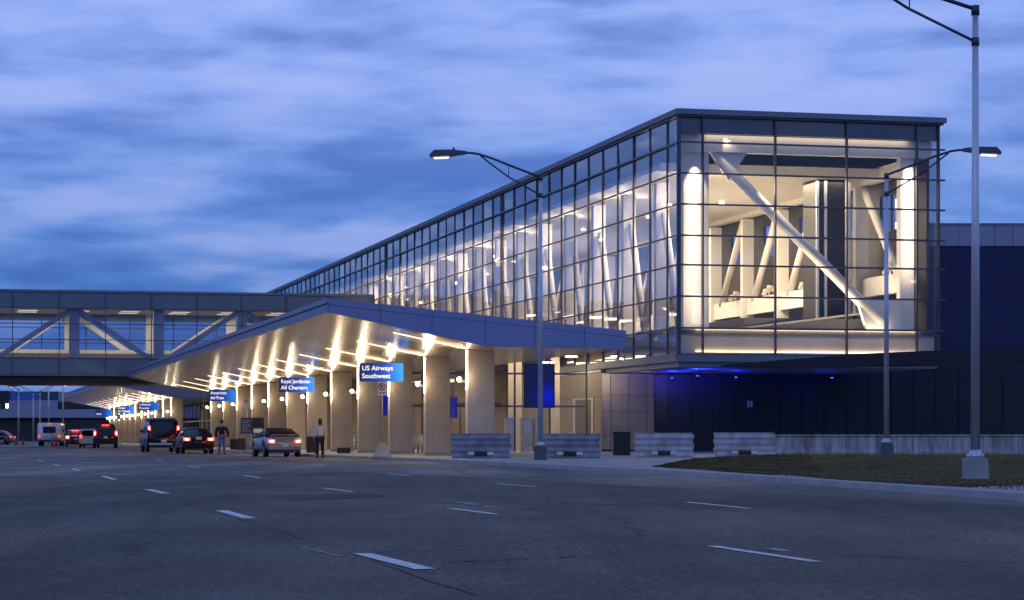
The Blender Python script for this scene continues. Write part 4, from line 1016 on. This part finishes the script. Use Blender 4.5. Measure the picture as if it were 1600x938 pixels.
def vehicle(name, label, cat, pos, rot, Lg, Wd_, belt, roofp, wheels, rw, paint, roofm=None, roofw=.78, lights=None, sill=.26, group='vehicles along the kerb', boxy=.32, endhw=.9):
    t = thing(name, label, cat, pos, rot, group)
    hw = Wd_/2
    def body(y):
        e = min(y, Lg-y); k_ = endhw + (1-endhw)*min(1, max(0, e)/.45)
        z0 = sill + (.05 if e < .3 else 0)
        for wy in wheels:
            d = abs(y-wy); ra = rw+.06
            if d < ra: z0 = max(z0, rw + math.sqrt(ra*ra-d*d)*.98)
        z1 = interp(belt, y); z1 = max(z1, z0+.12)
        return hw*k_, z0, z1, boxy
    ysb = [Lg*i/64 for i in range(65)]
    bo = loft('body', ysb, body, paint, t, 24)
    y0, y1 = roofp[0][0], roofp[-1][0]
    def cab(y):
        z1 = interp(roofp, y); zb = interp(belt, y)-.10; f = max(0, (z1-zb)) ; zmax = max(v for _, v in roofp)
        w = hw*(roofw + (.93-roofw)*max(0, min(1, (zmax-z1)/(zmax-zb))))
        return w, zb, max(z1, zb+.05), .45
    ysc = [y0 + (y1-y0)*i/30 for i in range(31)]
    gh = loft('windows', ysc, cab, M_cargl, t, 20)
    def rf(y):
        z1 = interp(roofp, y)+.02; w, zb, _, _ = cab(y); return w*.93, z1-.13, z1, .5
    top = [v for v in roofp if v[1] > max(v_ for _, v_ in roofp)-.13]
    ysr = [top[0][0] + (top[-1][0]-top[0][0])*i/12 for i in range(13)]
    loft('roof', ysr, rf, roofm or paint, t, 16)
    # rear pillars
    for sx in (-1, 1):
        wa = cab(top[0][0])[0]*.92; wb = cab(y0)[0]*.97
        MB().tube((sx*wa, top[0][0], top[0][1]-.04), (sx*wb, y0+.03, interp(belt, y0)-.02), .05, .07, n=8).build('rear_pillar', roofm or paint, t)
    for wy in wheels:
        for sx in (-1, 1):
            w = MB().lathe([(rw*.6, -.10), (rw*.96, -.10), (rw, -.07), (rw, .07), (rw*.96, .10), (rw*.6, .10)], (sx*(hw-.13), wy, rw), 24, 'X').build('wheel', M_tyre, t)
            b = MB(); c = Vector((sx*(hw-.025), wy, rw)); b.lathe([(rw*.6, -.01), (rw*.58, .008), (rw*.15, .0), (rw*.1, .02)], c, 20, 'X')
            for k_ in range(5):
                a = k_*2*math.pi/5; b.beam(c, c + Vector((0, math.cos(a), math.sin(a)))*rw*.56, .04, .05)
            b.build('rim', M_rim, w)
    zb = sill
    MB().box(-hw*.86, hw*.86, -.07, .12, sill+.07, sill+.30, .04).build('bumper', paint, t)
    MB().box(-.16*1, .16, -.085, -.06, .0, .16).build('licence_plate', M_plate, t).location.z = lights.get('plate', sill+.42) if lights else .6
    MB().box(-hw*.8, hw*.8, -.03, Lg*.9, sill-.06, sill+.1).build('underbody', M_blk, t)
    for sx in (-1, 1):
        MB().box(sx*(hw+.02) - .1, sx*(hw+.02)+.1, Lg*.62, Lg*.62+.1, interp(belt, Lg*.6)+.0, interp(belt, Lg*.6)+.15, .03).build('mirror', paint, t)
    if lights:
        for sx in (-1, 1):
            x, z, w, h = lights['pos']; y = lights.get('y', -.02)
            o_ = MB().box(sx*x-w/2, sx*x+w/2, y-.03, y+.12, z-h/2, z+h/2, min(w, h)*.25).build('tail_light', lights['m'], t)
            if lights.get('core'): MB().box(sx*x-w*.28, sx*x+w*.28, y-.045, y-.028, z-h*.28, z+h*.28).build('bulb', M_redhot, o_)
            if lights.get('glow'): light('POINT', (sx*x, y-.25, z), lights['glow'], (1, .06, .03), .08, t, name='tail_glow')
        if 'top' in lights:
            w, z, y = lights['top']; MB().box(-w/2, w/2, y-.04, y+.03, z-.035, z+.035, .01).build('brake_light', M_red, t)
    MB().tube((hw*.5, -.12, sill-.0), (hw*.5, .2, sill), .03, n=8).build('exhaust', M_metal, t)
    return t
u_rot = TH
# silver coupe with soft top
p = PX(445, 107.5); cp = vehicle('parked_coupe', 'silver two-door coupe with black soft top and pale red tail lights, nearest the camera', 'car', p, u_rot+R(3), 4.45, 1.76,
    [(0, .86), (.25, .95), (1.0, .97), (2.9, .93), (3.9, .78), (4.45, .60)], [(.45, .97), (.95, 1.18), (1.5, 1.33), (2.2, 1.36), (2.9, 1.2), (3.5, .95)], (.78, 3.4), .32, M_silver, M_cloth,
    .70, dict(pos=(.62, .74, .34, .17), m=M_redd, core=True, plate=.48, glow=.6), boxy=.40, endhw=.84)
MB().path([(-.62, .16, .93), (-.6, .12, 1.03), (.6, .12, 1.03), (.62, .16, .93)], .022).build('spoiler', M_silver, cp)
# black sedan
p = PX(310.5, 127.5); vehicle('black_sedan', 'black sedan with both tail lights glowing red, stopped before the man in black jacket', 'car', p, u_rot, 4.8, 1.84,
    [(0, .88), (.2, 1.0), (1.0, 1.02), (3.4, .96), (4.3, .84), (4.8, .6)], [(.7, 1.02), (1.4, 1.38), (2.2, 1.45), (3.0, 1.38), (3.8, .98)], (.95, 3.8), .33, M_black, None,
    .72, dict(pos=(.66, .80, .36, .15), m=M_red, core=True, plate=.78, glow=3))
# black van
p = PX(256, 138); vn = vehicle('black_van', 'tall black passenger van with high red tail lights, left of the black sedan', 'van', p, u_rot, 5.6, 2.0,
    [(0, 1.18), (.3, 1.22), (4.3, 1.18), (5.0, 1.05), (5.6, .75)], [(.02, 1.2), (.22, 1.95), (.6, 2.06), (3.6, 2.06), (4.3, 1.85), (5.0, 1.1)], (1.1, 4.6), .37, M_black, None,
    .84, dict(pos=(.86, 1.42, .13, .34), m=M_red, core=True, plate=.6, glow=3, y=.08), sill=.34, endhw=.97, boxy=.22)
MB().box(-.9, .5, -.16, -.07, .44, .56, .02).build('step_bumper', M_metal, vn)
# dark SUV
p = PX(165, 184); vehicle('dark_suv', 'dark sport utility vehicle with high brake light, left of the far canopy pillars', 'car', p, u_rot*.8, 4.7, 1.95,
    [(0, 1.10), (.3, 1.16), (3.2, 1.12), (4.1, 1.0), (4.7, .7)], [(.05, 1.15), (.5, 1.8), (1.0, 1.92), (2.6, 1.92), (3.3, 1.6), (3.9, 1.1)], (.9, 3.8), .38, M_black, None,
    .74, dict(pos=(.84, 1.18, .17, .40), m=M_red, core=True, plate=.8, top=(.55, 1.84, .42), glow=4, y=.06), sill=.36, boxy=.28)
# white hatchback
p = PX(140, 196); wh = vehicle('white_hatchback', 'white hatchback partly hidden behind the dark SUV', 'car', p, u_rot*.8, 4.2, 1.75,
    [(0, .95), (.3, 1.0), (3.0, .96), (3.8, .85), (4.2, .6)], [(.1, 1.0), (.5, 1.45), (1.2, 1.6), (2.3, 1.6), (3.3, .98)], (.8, 3.4), .32, M_whitep, None,
    .76, dict(pos=(.72, .95, .14, .26), m=M_red, plate=.5, y=.02))
# dark red car
p = PX(118, 205); vehicle('dark_car', 'dark car with three red brake lights lit between the minibus and the white hatchback', 'car', p, u_rot*.8, 4.5, 1.8,
    [(0, .95), (.3, 1.04), (3.0, 1.0), (4.0, .85), (4.5, .6)], [(.5, 1.05), (1.0, 1.42), (1.7, 1.52), (2.6, 1.5), (3.5, 1.0)], (.9, 3.6), .33, M_maroon, None,
    .74, dict(pos=(.70, .86, .30, .26), m=M_red, core=True, plate=.62, top=(.6, 1.44, .9), glow=4))
# car passing far left beyond the bridge
p = PX(20, 262); pc = vehicle('passing_car', 'dull olive car passing at the far left under the footbridge', 'car', p, R(82), 4.9, 1.85,
    [(0, .92), (.3, 1.04), (3.4, 1.0), (4.4, .85), (4.9, .6)], [(.3, 1.05), (.9, 1.5), (1.8, 1.62), (3.0, 1.55), (3.9, 1.0)], (.95, 3.9), .35, M_olive, None,
    .76, dict(pos=(.72, .86, .2, .16), m=M_redd, plate=.62))
# minibus
bt_ = thing('minibus', 'white minibus seen from behind with small red roof lights, left of the dark car', 'bus', PX(77, 222), u_rot*.55, 'vehicles along the kerb')
def busb(y):
    z1 = 2.25 if y < 5.2 else 2.25 - (y-5.2)*.55
    k_ = .97 if y < .12 or y > 6.3 else 1
    z0 = .42
    for wy in (1.5, 5.3):
        d = abs(y-wy)
        if d < .48: z0 = max(z0, .4+math.sqrt(.48**2-d*d))
    return 1.13*k_, z0, z1, .16
loft('body', [6.6*i/60 for i in range(61)], busb, M_whitep, bt_, 28)
MB().box(-.62, .62, -.02, .05, 1.25, 1.88, .03).build('rear_window', M_cargl, bt_)
MB().box(-1.05, 1.05, -.10, .05, .42, .60, .03).build('bumper', M_blk, bt_)
for sx in (-1, 1):
    o_ = MB().box(sx*.98-.09, sx*.98+.09, -.04, .04, .85, 1.05, .02).build('tail_light', M_redd, bt_)
    MB().box(sx*.9-.05, sx*.9+.05, -.03, .03, 2.07, 2.11).build('marker_light', M_redd, bt_)
    MB().box(sx*1.14-.01, sx*1.14+.01, .5, 4.8, 1.3, 1.95).build('side_window', M_cargl, bt_)
    for wy in (1.5, 5.3): MB().lathe([(.25, -.13), (.4, -.12), (.4, .12), (.25, .13)], (sx*.98, wy, .4), 20, 'X').build('wheel', M_tyre, bt_)
    MB().box(sx*1.28-.08, sx*1.28+.08, 5.7, 5.8, 1.3, 1.7, .02).build('mirror', M_blk, bt_)
for x in (-.15, 0, .15): MB().box(x-.04, x+.04, -.03, .03, 2.13, 2.17).build('marker_light', M_redd, bt_)
MB().box(-.16, .16, -.03, .0, .78, .94).build('licence_plate', M_plate, bt_)

# ------------------------------------------------------------ people
def skin_mesh(name, verts, edges, radii, m, parent, sub=2):
    me = bpy.data.meshes.new(name); me.from_pydata(verts, edges, []); o = bpy.data.objects.new(name, me); COL.objects.link(o)
    md = o.modifiers.new('s', 'SKIN'); md.use_smooth_shade = True
    for i, r_ in enumerate(radii):
        sv = me.skin_vertices[0].data[i]; sv.radius = r_ if isinstance(r_, tuple) else (r_, r_); sv.use_root = (i == 0)
    sb = o.modifiers.new('ss', 'SUBSURF'); sb.levels = sub; sb.render_levels = sub
    dg = bpy.context.evaluated_depsgraph_get(); dg.update()
    nm = bpy.data.meshes.new_from_object(o.evaluated_get(dg)); bpy.data.objects.remove(o)
    nm.name = name; nm.materials.clear(); nm.materials.append(m)
    for p_ in nm.polygons: p_.use_smooth = True
    oo = bpy.data.objects.new(name, nm); COL.objects.link(oo); oo.parent = parent; return oo
def person(label, pos, rot, H, topm, botm, female=False, hairl=0.0, armout=.0):
    t = thing('person', label, 'person', pos, rot); k_ = H/1.78; sw = .185 if female else .215
    V_ = [(0,0,.98),(0,.0,1.12),(0,.0,1.32),(0,.0,1.44),(0,.01,1.52),(0,.015,1.60),(0,.015,1.69),            # 0-6 spine to head
          (-sw,0,1.42),(-sw-.06-armout,.01,1.14),(-sw-.05-armout*1.2,.10,.90),(-sw-.05-armout*1.2,.14,.82),                # 7-10 left arm
          (sw,0,1.42),(sw+.06+armout,.01,1.14),(sw+.05+armout*1.2,.10,.90),(sw+.05+armout*1.2,.14,.82),                    # 11-14
          (-.10,0,.90),(-.12,.02,.50),(-.13,-.01,.09),(-.14,.13,.04),
          (.10,0,.90),(.12,.03,.50),(.14,.02,.09),(.15,.16,.04)]
    E = [(0,1),(1,2),(2,3),(3,4),(4,5),(5,6),(3,7),(7,8),(8,9),(9,10),(3,11),(11,12),(12,13),(13,14),(0,15),(15,16),(16,17),(17,18),(0,19),(19,20),(20,21),(21,22)]
    Rr = [(.15,.11),(.13,.10),(.16,.115),(.12,.09),.055,.085,.088,.065,.048,.035,.03,.065,.048,.035,.03,.095,.06,.045,.035,.095,.06,.045,.035]
    V_ = [tuple(c*k_ for c in v) for v in V_]
    skin_mesh('body', V_, E, Rr, M_skin, t)
    sl = [0,1,2,3,7,8,9,11,12,13]; ix = {s_: i for i, s_ in enumerate(sl)}
    te = [(a, b_) for a, b_ in E if a in ix and b_ in ix]
    grow = .022 if female else .045
    skin_mesh('top', [V_[s_] for s_ in sl], [(ix[a], ix[b_]) for a, b_ in te], [tuple(c+grow for c in Rr[s_]) if isinstance(Rr[s_], tuple) else Rr[s_]+grow*.8 for s_ in sl], topm, t)
    sl = [0,15,16,17,19,20,21]; ix = {s_: i for i, s_ in enumerate(sl)}
    skin_mesh('trousers', [V_[s_] for s_ in sl], [(ix[a], ix[b_]) for a, b_ in E if a in ix and b_ in ix], [(Rr[s_][0]+.02, Rr[s_][1]+.02) if isinstance(Rr[s_], tuple) else Rr[s_]+.026 for s_ in sl], botm, t)
    for sx, i in ((-1, 17), (1, 21)):
        x, y, _ = V_[i]; MB().box(x-.05, x+.05, y-.08, y+.20, .0, .09, .03).build('shoe', M_blk, t)
    b = MB(); b.ball((0, -.005*k_, 1.70*k_), .108, 2, (.92, 1.0, 1.05)); 
    if hairl: b.ball((0, -.04, (1.66-hairl/2)*k_), .085, 2, (1.05, .6, 1.6))
    b.build('hair', M_hair, t, smooth=True)
    # face: nose, ears, eyes on the side it looks to (+y)
    b = MB(); b.ball((0, .105*k_, 1.625*k_), .018, 1, (.8, 1.2, 1.3)); b.ball((-.088, .01, 1.63*k_), .022, 1, (.5, .8, 1.3)); b.ball((.088, .01, 1.63*k_), .022, 1, (.5, .8, 1.3)); b.build('ears_and_nose', M_skin, t)
    b = MB(); b.ball((-.03, .098*k_, 1.655*k_), .009, 1); b.ball((.03, .098*k_, 1.655*k_), .009, 1); b.box(-.022, .022, .096*k_, .1*k_, 1.577*k_, 1.583*k_); b.build('eyes_and_mouth', M_blk, t)
    # hands with five fingers
    for sx, i in ((-1, 10), (1, 14)):
        wx, wy, wz = V_[i]
        hv = [(wx, wy, wz)]; he = []; hr = [(.03, .018)]
        for f in range(4):
            x = wx + (f-1.5)*.004; y = wy + (f-1.5)*.021; n0 = len(hv); ln = (.07, .08, .075, .06)[f]
            hv += [(x, y, wz-.07), (x - sx*.008, y+.004, wz-.07-ln*.5), (x - sx*.022, y+.006, wz-.07-ln)]; he += [(0, n0), (n0, n0+1), (n0+1, n0+2)]; hr += [.011, .0095, .008]
        n0 = len(hv); hv += [(wx - sx*.01, wy+.04, wz-.03), (wx - sx*.02, wy+.055, wz-.07)]; he += [(0, n0), (n0, n0+1)]; hr += [.012, .009]
        skin_mesh('hand', hv, he, hr, M_skin, t, 1)
    return t
person('man in black jacket and blue jeans standing by suitcases behind the black sedan', PX(346.5, 124, 0), R(-12), 1.84, M_jacket, M_jeans, armout=.05)
person('woman in white top and black trousers standing right of the silver coupe', PX(500, 105, 0), R(20), 1.76, M_tee, M_trous, True, .10, .01)

# ------------------------------------------------------------ far background beyond the bridge
fb = thing('distant_terminal', 'dark distant terminal block with bluish upper storey seen beneath the footbridge', 'building', PX(-60, 430), 0)
s = 430/F
def fbx(px): return (px+60)*s
def fz(py): return CH + (HZ-py)*s
MB().box(0, fbx(92), 0, 30, 0, fz(653)).build('lower_storey', M_dark, fb)
MB().box(0, fbx(210), -2, 30, fz(653), fz(640)).build('grey_band', M_pale, fb)
MB().box(fbx(-60), fbx(16), -1, 30, fz(640), fz(611)).build('window_block', M_dark, fb)
MB().box(fbx(16), fbx(92), -1.2, 30, fz(640), fz(626)).build('pale_wall', M_pale, fb)
MB().box(fbx(4), fbx(62), -.5, 30, fz(625.8), fz(612)).build('blue_storey', mat('blue_storey', (.04, .12, .36), .4), fb)
MB().box(fbx(62), fbx(92), -.6, 30, fz(625.8), fz(612)).build('dark_storey', M_spand, fb)
MB().box(fbx(92), fbx(215), -.9, 30, fz(652), fz(628)).build('annex_wall', M_dark, fb)
MB().box(fbx(92), fbx(230), -1, 30, 0, fz(653.2)).build('annex_lower', M_dark, fb)
for i in range(7):
    MB().box(fbx(-55+i*11), fbx(-51+i*11), -1.1, -1.02, fz(638), fz(631)).build('window', M_soft if i % 3 == 0 else M_glb, fb)
